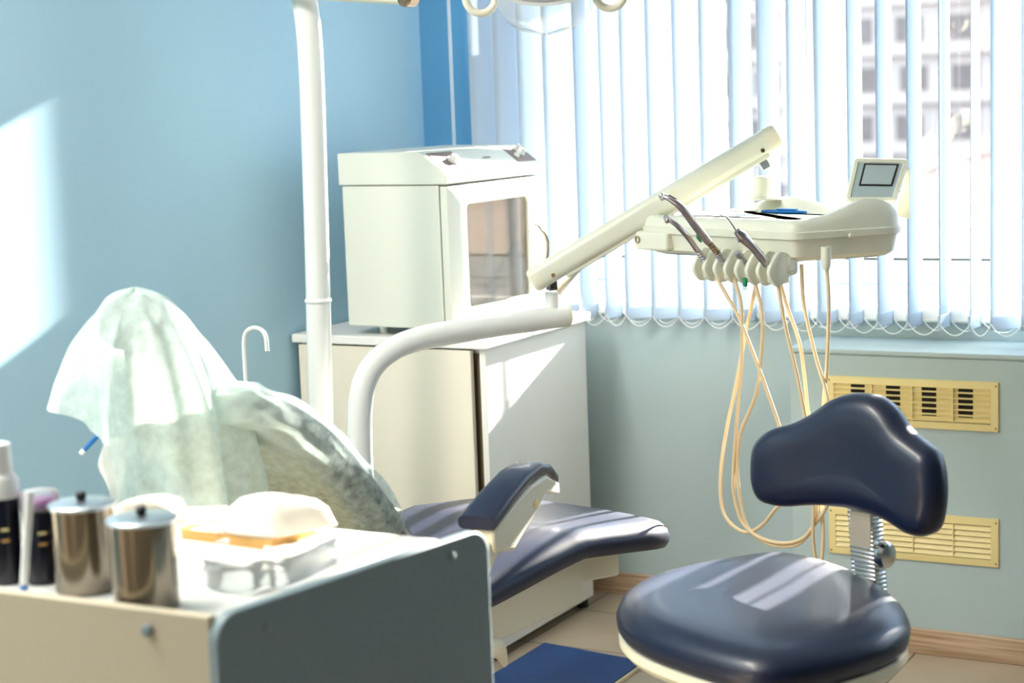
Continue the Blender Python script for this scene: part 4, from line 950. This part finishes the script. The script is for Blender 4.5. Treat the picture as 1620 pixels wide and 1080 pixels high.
bm = BM(); tube(bm, cat([p + up*.017 for p in gl], 5), .0026, 8); link('brow_bar', bm, 'clear', sg)
for pts in ([(322, 900), (326, 876), (338, 862), (352, 856), (362, 856)], [(534, 866), (512, 860), (470, 862), (438, 868), (418, 868)]):
    bm = BM(); tube(bm, cat([onT(x, y, .03 if i < 2 else .012) for i, (x, y) in enumerate(pts)], 6), [.0035, .003, .003, .004], 8, flat=.5); link('temple_arm', bm, 'frame', sg)
bm = BM(); c = onT(425, 908, .02); tube(bm, cat([c + V(-.012, 0, -.006), c + V(0, -.004, .006), c + V(.012, 0, -.006)], 5), .003, 8); link('nose_bridge', bm, 'clear', sg)
cl_ = thing('coiled_tube', onT(240, 812, 0), 'thick white looped tube lying behind the canisters', 'tube')
cpts = [onT(x, y, .012) for x, y in ((185, 812), (200, 800), (230, 791), (262, 789), (282, 797), (288, 811), (292, 822))]
bm = BM(); tube(bm, cat(cpts, 6), .0085, 14); link('tube_loop', bm, 'paper', cl_)
bm = BM(); tube(bm, cat([p + V(.006, -.016, -.003) for p in cpts[:-1]], 6), .0085, 14); link('tube_loop', bm, 'paper', cl_)
pp_ = [onT(288, 815, .001), onT(360, 812, .001), onT(372, 832, .001), onT(296, 842, .001)]
ps2 = BM(); loft(ps2, [pp_, [p + up*.012 for p in pp_]]); tagm(link('paper_stack', ps2, 'paper', smooth=False, bevel=.001), 'small stack of white papers behind the steel canisters', 'paper')
q4 = [onT(345, 900, .0006), onT(520, 845, .0006), onT(640, 848, .0006), onT(470, 905, .0006)]
bm = BM(); loft(bm, [q4, [p + up*.0012 for p in q4]]); tagm(link('paper_sheet', bm, 'paper', smooth=False), 'flat white paper sheet on the trolley top under the glasses', 'paper')

# ------------------------------------------------------------------ light
sun = bpy.data.lights.new('sun', 'SUN'); so_ = bpy.data.objects.new('sun', sun); COL.objects.link(so_)
sun.energy = 50; sun.color = (1, .93, .82); sun.angle = math.radians(.6)
so_.rotation_euler = Vector((-.12, -1, -.385)).to_track_quat('-Z', 'Y').to_euler(); so_.location = (3, 12, 6)
w = bpy.data.worlds.new('world'); SC.world = w; w.use_nodes = True
bg = w.node_tree.nodes['Background']; bg.inputs[0].default_value = (.74, .87, 1.0, 1); bg.inputs[1].default_value = 2.6
def fill_panel(x, y, wx, wy, power, col):  # added unseen fill: area lamp under a flat housing on the ceiling
    t = thing('fill_light', (x, y, RZ), 'flat white ceiling light panel', 'light', 'added fill light panels')
    bm = BM(); box(bm, (x-wx/2, y-wy/2, RZ-.04), (x+wx/2, y+wy/2, RZ)); link('housing', bm, 'fill_housing', t, smooth=False, bevel=.004)
    l = bpy.data.lights.new('fill_lamp', 'AREA'); o = bpy.data.objects.new('fill_lamp', l); COL.objects.link(o)
    l.shape = 'RECTANGLE'; l.size = wx*.95; l.size_y = wy*.95; l.energy = power; l.color = col; o.location = (x, y, RZ-.045)
fill_panel(.42, -3.0, .5, 1.0, 58, (1, .94, .84))
fill_panel(.35, -4.2, .5, 1.0, 34, (1, .93, .82))
SC.view_settings.view_transform = 'Standard'; SC.view_settings.look = 'None'
SC.view_settings.exposure = 0.12; SC.view_settings.gamma = 1.0; SC.view_settings.use_curve_mapping = False
